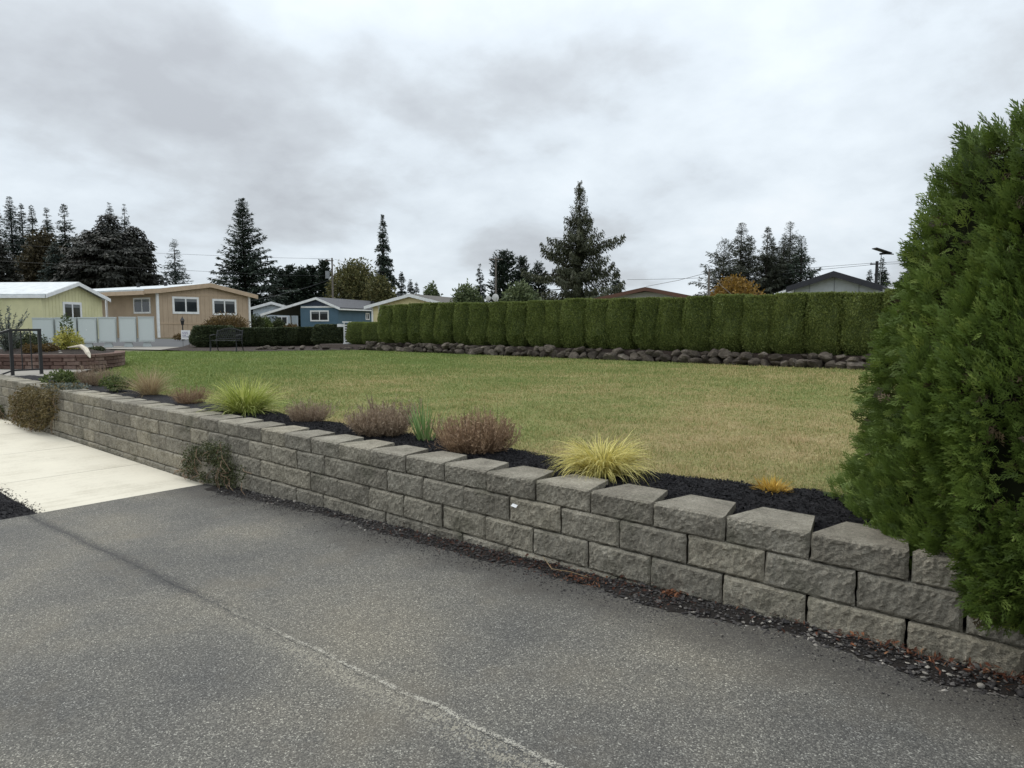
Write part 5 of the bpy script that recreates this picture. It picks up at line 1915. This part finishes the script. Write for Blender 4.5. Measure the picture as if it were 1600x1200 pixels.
# --- cream house in the middle
F = Facade(582, 69, 700, 66.3)
h = F.root('cream_house', 'cream yellow lap-sided home with white gable trim behind the hedge', 'house')
eL, pk, eR = F.at(572.5, 478.4), F.at(642.5, 459.0), F.at(717, 478.2)
wr = F.at(703, 500)[0]
k1 = (pk[1] - eL[1]) / (pk[0] - eL[0])
k2 = (eR[1] - pk[1]) / (eR[0] - pk[0])
prof = [(0, eL[1] + k1 * (0 - eL[0]) - .2), (pk[0], pk[1] - .2), (wr, eR[1] + k2 * (wr - eR[0]) - .2)]
wall_box(h, prof, -.1, 0, 14, M['cream'])
lap_boards(h, .13, wr, 0, pk[1], .2, M['cream'], prof)
roof_slab(h, [eL, pk, eR], -.45, 14.4, .12, M['shingle2'])
fascia(h, [(eL[0], eL[1] - .015), (pk[0], pk[1] - .015), (eR[0], eR[1] - .015)], -.452, .30, M['white'])
MB().box(-.06, .12, -.06, -.003, -.1, prof[0][1]).build('corner_trim', M['white'], h)
xa, xb = F.at(592, 490)[0], F.at(607, 490)[0]
MB().box(xa, xb, -.06, -.003, 0, F.at(600, 480.5)[1]).build('door', M['white'], h)
MB().box(xa - .1, xb + 1.2, -.05, -.003, F.at(600, 480.5)[1] + .002, F.at(600, 478.5)[1] + .12).build('door_trim', M['white'], h)

# --- brown-trimmed house behind the hedge
F = Facade(941, 51, 1090, 49)
h = F.root('brown_trim_house', 'off-white house with brown low gable roof peeping over the hedge', 'house')
eL, pk, eR = F.at(931, 466.5), F.at(1010, 449.2), F.at(1099, 466.0)
wr = F.at(1090, 480)[0]
prof = [(0, eL[1] - .02), (pk[0], pk[1] - .3), (wr, eR[1] - .02)]
wall_box(h, prof, -.1, 0, 14, M['off_white_wall'])
roof_slab(h, [eL, pk, eR], -.8, 14.5, .12, M['shingle2'])
fascia(h, [(eL[0], eL[1] - .012), (pk[0], pk[1] - .012), (eR[0], eR[1] - .012)], -.802, .26, M['brown_trim'])

# --- grey house with black trim
F = Facade(1240, 38.8, 1376, 36.4)
h = F.root('grey_house', 'grey panelled house with thick black gable trim behind the hedge', 'house')
eL, pk, eR = F.at(1231, 448.5), F.at(1304.5, 424.0), F.at(1381, 446.5)
wr = F.at(1376, 480)[0]
k1 = (pk[1] - eL[1]) / (pk[0] - eL[0])
k2 = (eR[1] - pk[1]) / (eR[0] - pk[0])
prof = [(0, eL[1] + k1 * (0 - eL[0]) - .12), (pk[0], pk[1] - .12), (wr, eR[1] + k2 * (wr - eR[0]) - .12)]
wall_box(h, prof, -.1, 0, 12, M['grey_wall'])
roof_slab(h, [eL, pk, eR], -.4, 12.4, .10, M['shingle'])
fascia(h, [(eL[0], eL[1] - .01), (pk[0], pk[1] - .01), (eR[0], eR[1] - .01)], -.402, .31, M['black_trim'])
for px in (1265, 1303.5, 1342):
    xb = F.at(px, 450)[0]
    zt_ = np.interp(xb, [p[0] for p in prof], [p[1] for p in prof])
    MB().box(xb - .02, xb + .02, -.03, -.002, 0, zt_ - .02).build('batten', M['batten'], h)
c0 = F.at(1185, 463.5)
c1 = F.at(1232, 459.5)
roof_slab(h, [c0, (0, c1[1])], -.2, 5, .1, M['white_roof'], 'carport_roof')
MB().box(c0[0] + .1, c0[0] + .22, 0, .12, 0, c0[1] - .1).build('carport_post', M['white'], h)
MB().prism([(-1.1, c1[1] + .05), (-.05, eL[1] + .0), (-.05, eL[1] - .3), (-1.1, c1[1] - .1)], 0, .1).build('side_gable', M['white'], h)

# ------------------------------------------------------------------ conifers and other far trees
def conifer(name, label, px, top, hw, dep, seed, mat='fir', p=.9, slope=(-.25, .35), droop=.25, tip=.1, nleaf=9000, ls=.42, lw=.17, hang=.15, profile=None,
            gap=0.0, irregular=.25, z0=.06, lat=.28, group='conifers beyond the houses', nb=None, lean=0.0, minr=.02):
    r = np.random.default_rng(seed)
    b_ = at_d(px, 507, dep)
    H = at_d(px, top, dep)[2] - GZ
    R = 1.1 * hw * dep / FPX * math.hypot(1, (px - 800) / FPX) ** .5
    root = thing(name, label, 'tree', (b_[0], b_[1], GZ - .05), r.uniform(0, 6.28), group)
    t = MB()
    hs = np.linspace(0, 1, 7)
    t.tube([(0.02 * H * .3 * math.sin(3 * s + seed), 0.0, H * s * .985) for s in hs], [max(.015, H * .016 * (1 - s) ** .8 + .012) for s in hs], 7)
    nb = nb or int(90 + H * 10)
    u = np.sort(r.random(nb))
    hz = z0 + (1 - z0) * u ** .85
    whorl = VNoise(seed + 5)
    nleaf = int(nleaf * 1.35)
    fac = 1 + irregular * 2 * (whorl.fbm(hz * 24 + 3, hz * 0 + 2, 2) - .5)
    az = np.arange(nb) * 2.39996 + r.normal(0, .35, nb)
    side = 1 + irregular * 1.2 * (whorl(np.cos(az) * 2 + 20 + hz * 4, np.sin(az) * 2 + 20) - .5)
    shp = ((1 - hz) / (1 - z0)) ** p if profile is None else np.interp(hz, [q_[0] for q_ in profile], [q_[1] for q_ in profile])
    Lb = (R * shp * fac * side * r.uniform(.72, 1.1, nb)) + minr * R + .08
    keep = r.random(nb) > gap
    hz, az, Lb = hz[keep], az[keep], Lb[keep]
    nb = len(hz)
    sl_ = slope[0] + (slope[1] - slope[0]) * hz + r.normal(0, .09, nb)
    wgt = Lb ** 1.25 + .12 * R
    cnt = np.maximum(3, (nleaf * wgt / wgt.sum()).astype(int))
    idx = np.repeat(np.arange(nb), cnt)
    n = len(idx)
    s = r.random(n) ** .95
    out = np.stack([np.cos(az), np.sin(az), 0 * az], -1)[idx]
    tan = np.stack([-np.sin(az), np.cos(az), 0 * az], -1)[idx]
    L_ = Lb[idx]
    lo = r.uniform(-1, 1, n) * lat * L_ * (1 - .75 * s) * np.minimum(1, s * 4 + .2)
    zz_ = sl_[idx] * s - droop * s ** 2 + tip * s ** 4
    C = out * (L_ * s)[:, None] + tan * lo[:, None]
    C[:, 2] += hz[idx] * H + zz_ * L_ - np.abs(lo) * .25 - r.random(n) * hang * np.minimum(1, L_ * 1.5)
    C[:, 0] += 0.006 * H * np.sin(3 * hz[idx] + seed)
    sgn = np.sign(lo)[:, None]
    Z = np.array([0, 0, 1.])
    D = unit(out * .75 + tan * sgn * .55 + Z * (sl_[idx] - 1.6 * droop * s)[:, None] - Z * hang * 1.6 + r.normal(0, .35, (n, 3)))
    S = unit(np.cross(D, Z + r.normal(0, .45, (n, 3))))
    mb = MB()
    tint = np.clip(r.normal(.45, .2, n) + .12 * (whorl.fbm(hz[idx] * 12, az[idx], 2) - .5), 0, 1)
    kk = np.clip(.4 + L_ / max(R, .1), .5, 1)
    kites(mb, C, D, S, r.uniform(.6, 1.3, n) * ls * kk, lw * kk, tint)
    mb.build('crown', M[mat], root)
    # limbs
    for k in range(0, nb, 2):
        e = out_k = np.array([math.cos(az[k]), math.sin(az[k]), 0])
        pts_ = [(0, 0, hz[k] * H)] + [tuple(e * Lb[k] * q_ + np.array([0, 0, hz[k] * H + (sl_[k] * q_ - droop * q_ * q_ + tip * q_ ** 4) * Lb[k]])) for q_ in (.5, .9)]
        w0 = max(.01, .012 * Lb[k] + .01)
        t.tube(pts_, [w0, w0 * .6, .008], 3)
    t.build('trunk', M['bark'], root)
    return root


FAR = 'conifers beyond the houses'
LFT = 'conifers behind the yellow house'
conifer('fir_tree', 'leftmost dark fir at the photo edge behind the yellow house', 6, 314, 24, 100, 501, p=.85, irregular=.4, group=LFT, nleaf=7000)
conifer('fir_tree', 'tallest slim fir of the group at far left', 26, 306, 27, 104, 502, 'fir_blue', p=.85, group=LFT, nleaf=10000, nb=260, minr=.04)
conifer('fir_tree', 'slim thin fir just right of the tallest at far left', 44, 318, 22, 107, 503, 'fir_blue', p=.85, group=LFT, nleaf=8000, nb=230, minr=.04)
conifer('fir_tree', 'narrow pointed fir in the middle of the left group', 60, 321, 25, 103, 504, 'fir', p=.85, group=LFT, nleaf=9000, nb=260, minr=.04)
conifer('fir_tree', 'short pointed fir right of the middle in the left group', 82, 324, 26, 106, 505, 'fir', p=.85, group=LFT, nleaf=9000, nb=260, minr=.04)
conifer('fir_tree', 'well-formed dark fir just left of the great cypress', 110, 319, 34, 98, 506, 'fir', p=.85, group=LFT, nleaf=12000, droop=.15, nb=280, minr=.04)
conifer('fir_tree', 'lower blue-grey fir in front of the left group', 92, 376, 34, 88, 507, 'fir_blue', p=.75, group=LFT, nleaf=8000)
conifer('fir_tree', 'lower dark conifer at the left edge above the white roof', 10, 375, 30, 86, 508, 'dark_cypress', p=.5, group=LFT, nleaf=8000)
conifer('fir_tree', 'spiky fir top rising behind the great dark cypress', 180, 316, 26, 110, 509, 'fir', p=.85, group=LFT, nleaf=8000, nb=240, minr=.04)
conifer('fir_tree', 'thin sparse fir top right of the spiky one', 202, 318, 19, 112, 510, 'fir_blue', p=.75, gap=.35, group=LFT, nleaf=4500, lat=.2)


def broadleaf(name, label, px, top, hw, dep, seed, mat, n=9000, ls=.35, lw=.22, lobes=9, base=.25, cat='tree', group='broad trees beyond the houses', flat=.5, shell=(.55, 1.08), amp=.35):
    """domed tree from overlapping leaf clouds"""
    r = np.random.default_rng(seed)
    b_ = at_d(px, 507, dep)
    H = at_d(px, top, dep)[2] - GZ
    R = hw * dep / FPX
    root = thing(name, label, cat, (b_[0], b_[1], GZ - .05), 0, group)
    t = MB().tube([(0, 0, -.1), (0.05, 0, H * .3), (0, .04, H * .6)], [max(.05, H * .03), H * .02, H * .008], 7)
    mb = MB()
    for k in range(lobes):
        a = 2.4 * k + r.uniform(-.3, .3)
        f = math.sqrt((k + .3) / lobes)
        zc = H * (base + (1 - base) * (.78 - flat * f * f * .8) - .0)
        s = r.uniform(.36, .5)
        c = np.array([math.cos(a) * R * f * .68, math.sin(a) * R * f * .68, zc])
        rad = np.array([R * s, R * s, H * (1 - base) * s * .62])
        c[2] = min(c[2], H - rad[2] * .95)
        leaf_cloud(mb, n // lobes, r, c, rad, ls, lw, (0, 1), shell, .15, VNoise(seed + k), amp)
        t.tube([(0, 0, H * .25), tuple(c * [.5, .5, .7]), tuple(c)], [H * .015, H * .01, H * .004], 5)
    mb.build('crown', M[mat], root)
    t.build('trunk', M['bark'], root)
    return root


broadleaf('broad_tree', 'round brownish tree in front of the slim left firs', 73, 362, 34, 92, 520, 'brown_leaf', 7000, .5, .3, 10, .1, flat=.5)
conifer('cypress_tree', 'great broad dark cypress with tiered drooping boughs above the tan house', 178, 335, 66, 90, 521, 'dark_cypress', profile=[(0, 1), (.3, 1), (.55, .88), (.72, .62), (.86, .36), (1, .12)], slope=(-.1, .3), droop=.22, tip=.0, nleaf=26000, ls=.55, lw=.26, hang=.35, irregular=.35, nb=420, lat=.35, group=LFT)
conifer('cypress_tree', 'dark cypress bulk on the right flank of the great cypress', 216, 352, 38, 92, 522, 'dark_cypress', p=.45, slope=(-.1, .2), droop=.25, nleaf=13000, ls=.55, lw=.26, hang=.35, irregular=.35, nb=260, lat=.35, group=LFT)
conifer('cypress_tree', 'dark cypress bulk on the left flank of the great cypress', 142, 358, 34, 93, 523, 'dark_cypress', p=.5, slope=(-.1, .2), droop=.25, nleaf=10000, ls=.55, lw=.26, hang=.3, irregular=.35, nb=240, lat=.35, group=LFT)
conifer('deodar_tree', 'small open grey-green conifer standing alone beside the great cypress', 278, 373, 32, 78, 524, 'fir_blue', p=.85, slope=(-.2, .3), droop=.1, tip=.0, nleaf=4600, ls=.42, lw=.10, hang=.05, gap=.05, nb=170, lat=.22)
conifer('fir_tree', 'big full dark fir rising right of the tan house roof', 384, 310, 58, 88, 525, 'fir', p=.85, slope=(-.15, .5), droop=.15, tip=.15, nleaf=21000, ls=.5, lw=.19, hang=.12, irregular=.4, nb=330)
for k, (px, top, hw, lab) in enumerate([(438, 424, 22, 'dark leyland conifer touching the big fir above the tan house'), (456, 416, 20, 'dark leyland conifer second in the row over the carport'),
                                        (473, 419, 20, 'dark leyland conifer in the middle of the row over the carport'), (490, 416, 18, 'dark leyland conifer left of the pointed one'),
                                        (508, 408, 16, 'pointed dark conifer beside the utility pole')]):
    conifer('leyland_conifer', lab, px, top, hw, 106 + (k % 2) * 2, 530 + k, 'fir', p=.45, slope=(.2, .9), droop=.1, nleaf=6500, ls=.5, lw=.22, hang=.1, irregular=.3, group='row of dark conifers over the carport')
broadleaf('broad_tree', 'olive-green round tree with feathery top behind the blue house', 556, 408, 46, 92, 540, 'olive_leaf', 12000, .42, .2, 14, .05, flat=.45, amp=.45)
broadleaf('broad_tree', 'smaller yellowish tree between olive tree and tall fir', 594, 432, 26, 88, 541, 'olive_leaf', 5000, .36, .2, 9, .05)
conifer('fir_tree', 'tall slender fir above the cream house', 601, 334, 25, 98, 542, 'fir', p=.85, slope=(-.3, .2), droop=.25, nleaf=10500, ls=.45, lw=.17, hang=.3, irregular=.4, gap=.06)
conifer('fir_tree', 'small fir at the right foot of the tall slender fir', 628, 424, 16, 97, 543, 'fir', nleaf=3800)
conifer('fir_tree', 'smaller fir second from the tall slender fir', 642, 436, 13, 99, 544, 'fir', nleaf=2800)
conifer('fir_tree', 'smallest pointed fir above the cream gable', 651, 441, 9, 99, 545, 'fir_blue', nleaf=1800)
broadleaf('broad_tree', 'small bright green tree above the right slope of the cream roof', 674, 443, 17, 84, 546, 'laurel', 3000, .34, .2, 7, .1)
conifer('fir_tree', 'thin sparse fir left of the dark pine', 750, 412, 15, 95, 547, 'fir_blue', gap=.3, nleaf=2300, p=.8)
broadleaf('broad_tree', 'pale green rounded shrub-like tree above the left part of the tall hedge', 730, 444, 29, 56, 548, 'laurel', 6500, .24, .14, 12, .0, group='rounded pale trees behind the hedge')
broadleaf('broad_tree', 'wide pale green dome-shaped tree over the middle of the tall hedge', 814, 443, 39, 50, 549, 'laurel', 9000, .24, .14, 14, .0, group='rounded pale trees behind the hedge')
conifer('pine_tree', 'dark pine with pole crossarm showing left of the spruce', 786, 394, 27, 88, 550, 'fir', p=.45, slope=(.1, .9), droop=.05, nleaf=8000, ls=.45, irregular=.4)
conifer('pine_tree', 'spiky pine just right of the dark pine', 816, 402, 22, 90, 551, 'fir', p=.5, slope=(.2, .9), droop=.05, nleaf=5500, ls=.45, irregular=.4, gap=.1)
conifer('pine_tree', 'low spiky pine touching the drooping spruce', 840, 410, 20, 92, 552, 'fir', p=.5, slope=(.2, .9), droop=.05, nleaf=4000, ls=.45, irregular=.4, gap=.15)
conifer('spruce_tree', 'tall drooping spruce rising over the centre of the hedge', 905, 280, 57, 78, 553, 'fir_olive', profile=[(0, 1), (.25, .98), (.5, .78), (.62, .6), (.75, .30), (.9, .15), (1, .05)], slope=(-.15, .30), droop=.18, tip=.22, nleaf=24000, ls=.40, lw=.12, hang=.8, irregular=.45, nb=125, lat=.13)
conifer('fir_tree', 'small dark fir at the right foot of the drooping spruce', 962, 418, 17, 92, 554, 'fir', nleaf=4200, p=.7)
RGT = 'loose conifers above the grey house'
for k, (px, top, hw, lab) in enumerate([(1128, 372, 27, 'leftmost loose grey conifer above the orange tree'), (1154, 347, 22, 'tall loose conifer above the orange tree'),
                                        (1166, 366, 19, 'loose conifer right shoulder of the tall one'), (1195, 354, 17, 'thin loose conifer left of the pair by the grey roof'),
                                        (1203, 372, 16, 'short loose conifer in the gap before the grey roof'), (1231, 344, 24, 'tall conifer just above the left slope of the grey roof'),
                                        (1248, 366, 22, 'dark conifer hugging the grey roof slope'), (1220, 372, 18, 'filler conifer between the last two above the grey roof')]):
    conifer('loose_conifer', lab, px, top, hw * 1.5, 84 + (k % 3) * 3, 560 + k, 'fir_loose' if k != 6 else 'fir', profile=[(0, 1), (.35, .92), (.6, .66), (.8, .35), (.93, .13), (1, .03)], slope=(.1, .8), droop=.2, tip=.0, nleaf=8000, ls=.44, lw=.12, hang=.35, irregular=.4, gap=.12, group=RGT, nb=170)
broadleaf('broad_tree', 'rounded tree with orange autumn leaves behind the hedge', 1146, 431, 46, 58, 580, 'orange_leaf', 9000, .22, .13, 13, .0)
conifer('fir_tree', 'slim fir behind the street light at right', 1374, 402, 18, 92, 581, 'fir', nleaf=4200, p=.75)
conifer('fir_tree', 'tiny fir left of the slim one over the grey roof', 1355, 419, 9, 95, 582, 'fir', nleaf=1500, p=.75)
conifer('fir_tree', 'fir half hidden behind the big arborvitae edge', 1425, 388, 34, 86, 583, 'fir', nleaf=7000, p=.8)
# garden shrubs by the houses
q = at_d(352, 522, 37)
blob_shrub('laceleaf_maple', 'bronze mounded laceleaf maple behind the low hedge', 'shrub', (q[0], q[1], .5), (1.2, 1.1, .84), 8000, .12, .05, 'maple_leaf', 590, 9)
for k, (px, yt, hw, dep, mt, lab) in enumerate([(400, 492, 13, 62, 'box_leaf', 'dark green bush under the left edge of the carport'), (436, 499, 10, 66, 'box_leaf', 'round dark bush beside the carport post'),
                                                (455, 508, 14, 52, 'maple_leaf', 'low bronze shrub showing above the low hedge'), (415, 497, 11, 64, 'green_leaf', 'light green shrub under the carport roof')]):
    q = at_d(px, 524, dep)
    zt_ = at_d(px, yt, dep)[2] - .5
    blob_shrub('garden_shrub', lab, 'shrub', (q[0], q[1], .5), (hw * dep / FPX, hw * dep / FPX, zt_ / 1.85), 2600, .17, .1, mt, 600 + k, 6, group='shrubs around the carport')
q = at_d(283, 526, 43)
blob_shrub('low_shrub', 'small brown plant around the foot of the lamp post', 'shrub', (q[0], q[1], .5), (.55, .5, .22), 900, .1, .06, 'maple_leaf', 610, 4, stem=False)
q = at_d(662, 478, 62)
blob_shrub('leafy_vine', 'thin green shrub tips showing against the cream gable above the hedge', 'shrub', (q[0], q[1], .5), (1.6, .8, 1.55), 1800, .2, .12, 'green_leaf', 611, 6)

# ------------------------------------------------------------------ poles, wires, lamp, dishes
def pole(label, px, top, dep, arms=(), rad=.13, mat='pole_wood', extra=None):
    b_ = at_d(px, 507, dep)
    H = at_d(px, top, dep)[2] - GZ
    t = thing('utility_pole', label, 'utility pole', (b_[0], b_[1], GZ), HEAD - math.pi / 2, 'utility poles')
    MB().tube([(0, 0, -.2), (0, 0, H)], [rad, rad * .75], 8).build('shaft', M[mat], t)
    for (dz, w, off) in arms:
        MB().box(-w + off, w + off, -.2, -.1, H - dz - .06, H - dz + .06).build('crossarm', M[mat], t)
        for s in (-.85, .85):
            MB().tube([(w * s + off, -.15, H - dz + .061), (w * s + off, -.15, H - dz + .2)], [.05, .035], 6).build('insulator', M['batten'], t)
    if extra:
        MB().tube([(-.55, -.15, H - extra - .9), (-.55, -.15, H - extra)], .26, 10).build('transformer', M['batten'], t)
    return t


pole('grey utility pole with transformer above the dark conifer row', 521, 403, 85, ((.35, .5, -.3),), extra=1.6)
pole('utility pole with crossarm poking out of the dark pine', 775, 401, 84, ((.35, .85, 0),))
pole('pale wooden service pole beside the orange tree', 1106, 424, 46, (), .10)
pole('dark utility pole with crossarm above the right end of the grey roof', 1366, 408, 80, ((.35, .6, -.25),), .22, 'black_metal')
b_ = at_d(1372, 507, 70)
H = at_d(1372, 396, 70)[2] - GZ
t = thing('street_light', 'solar street light with tilted panel above the hedge at right', 'street light', (b_[0], b_[1], GZ), HEAD - math.pi / 2)
MB().tube([(0, 0, -.2), (0, 0, H)], [.06, .035], 8).build('pole', M['batten'], t)
MB().prism([(-.75, H + .48), (-.72, H + .56), (.85, H + .06), (.82, H - .02)], -.45, .45).build('solar_panel', M['black_trim'], t)
MB().tube([(-.15, 0, H - .05), (.45, 0, H + .02), (1.25, 0, H - .08)], [.10, .12, .05], 8).build('lamp_head', M['black_trim'], t)


def wire(label, pts_, rad=.014):
    p = [at_d(*q_) for q_ in pts_]
    tag(MB().tube([tuple(v) for v in p], rad, 4).build('power_line', M['black_metal']), label, 'power line', 'overhead lines')


wire('upper overhead line crossing the great cypress at left', [(-60, 378, 80), (65, 385, 82), (245, 395.5, 84), (400, 402, 85), (519, 404.5, 85)])
wire('lower overhead line crossing the great cypress at left', [(-60, 404, 76), (30, 409.5, 76), (250, 420.5, 78), (440, 430, 82), (519, 431, 85)])
wire('service line dropping from the pole to the tan house', [(519, 436, 85), (480, 449, 78), (430, 462, 66), (391, 470, 59.5)])
wire('line sloping from the pale service pole down to the left', [(1106, 426, 46), (1060, 438, 47), (1010, 447.5, 49.2)])
wire('pale guy line sloping right from the service pole', [(1107, 427, 46), (1130, 449, 44), (1150, 466, 42.5)])
wire('upper line running from the grey roof to the right edge', [(1106, 436, 84), (1272, 418, 82), (1364, 411, 80), (1480, 405, 78)], .02)
wire('lower line running from the grey roof to the right edge', [(1106, 441, 84), (1272, 422, 82), (1364, 413.5, 80), (1480, 409, 78)], .02)
wire('faint line left of the service pole', [(980, 437, 88), (1040, 436, 86), (1104, 434, 84)], .02)
wire('line leading right from the transformer pole', [(523, 405, 85), (545, 412, 87), (600, 425, 92)])
for k, (px, py, s, lab) in enumerate([(763, 466, .17, 'small white satellite dish left of the larger one above the hedge'), (774, 465, .24, 'white satellite dish facing the lawn above the hedge')]):
    q = at_d(px, py, 47)
    t = thing('satellite_dish', lab, 'satellite dish', (q[0], q[1], GZ), HEAD - math.pi / 2 + .3 * k)
    MB().tube([(0, 0, 0), (0, 0, q[2] - GZ)], .03, 6).build('mast', M['grey_wall'], t)
    m = MB()
    V, Fq = [], []
    for a in range(4):
        for c in range(12):
            rr_ = s * a / 3
            an = 2 * math.pi * c / 12
            V.append((rr_ * math.cos(an), -.08 - .25 * rr_ * rr_ / s * -1, (q[2] - GZ) + rr_ * math.sin(an) * 1.1))
    for a in range(3):
        for c in range(12):
            Fq.append((a * 12 + c, a * 12 + (c + 1) % 12, (a + 1) * 12 + (c + 1) % 12, (a + 1) * 12 + c))
    m.add(V, Fq)
    m.build('dish', M['off_white_wall'], t)
    MB().tube([(0, -.1, q[2] - GZ - s), (0, -.1 - s * 1.2, q[2] - GZ)], .015, 5).build('feed_arm', M['grey_wall'], t)

print('objects', len(bpy.data.objects), 'polys', sum(len(me.polygons) for me in bpy.data.meshes))
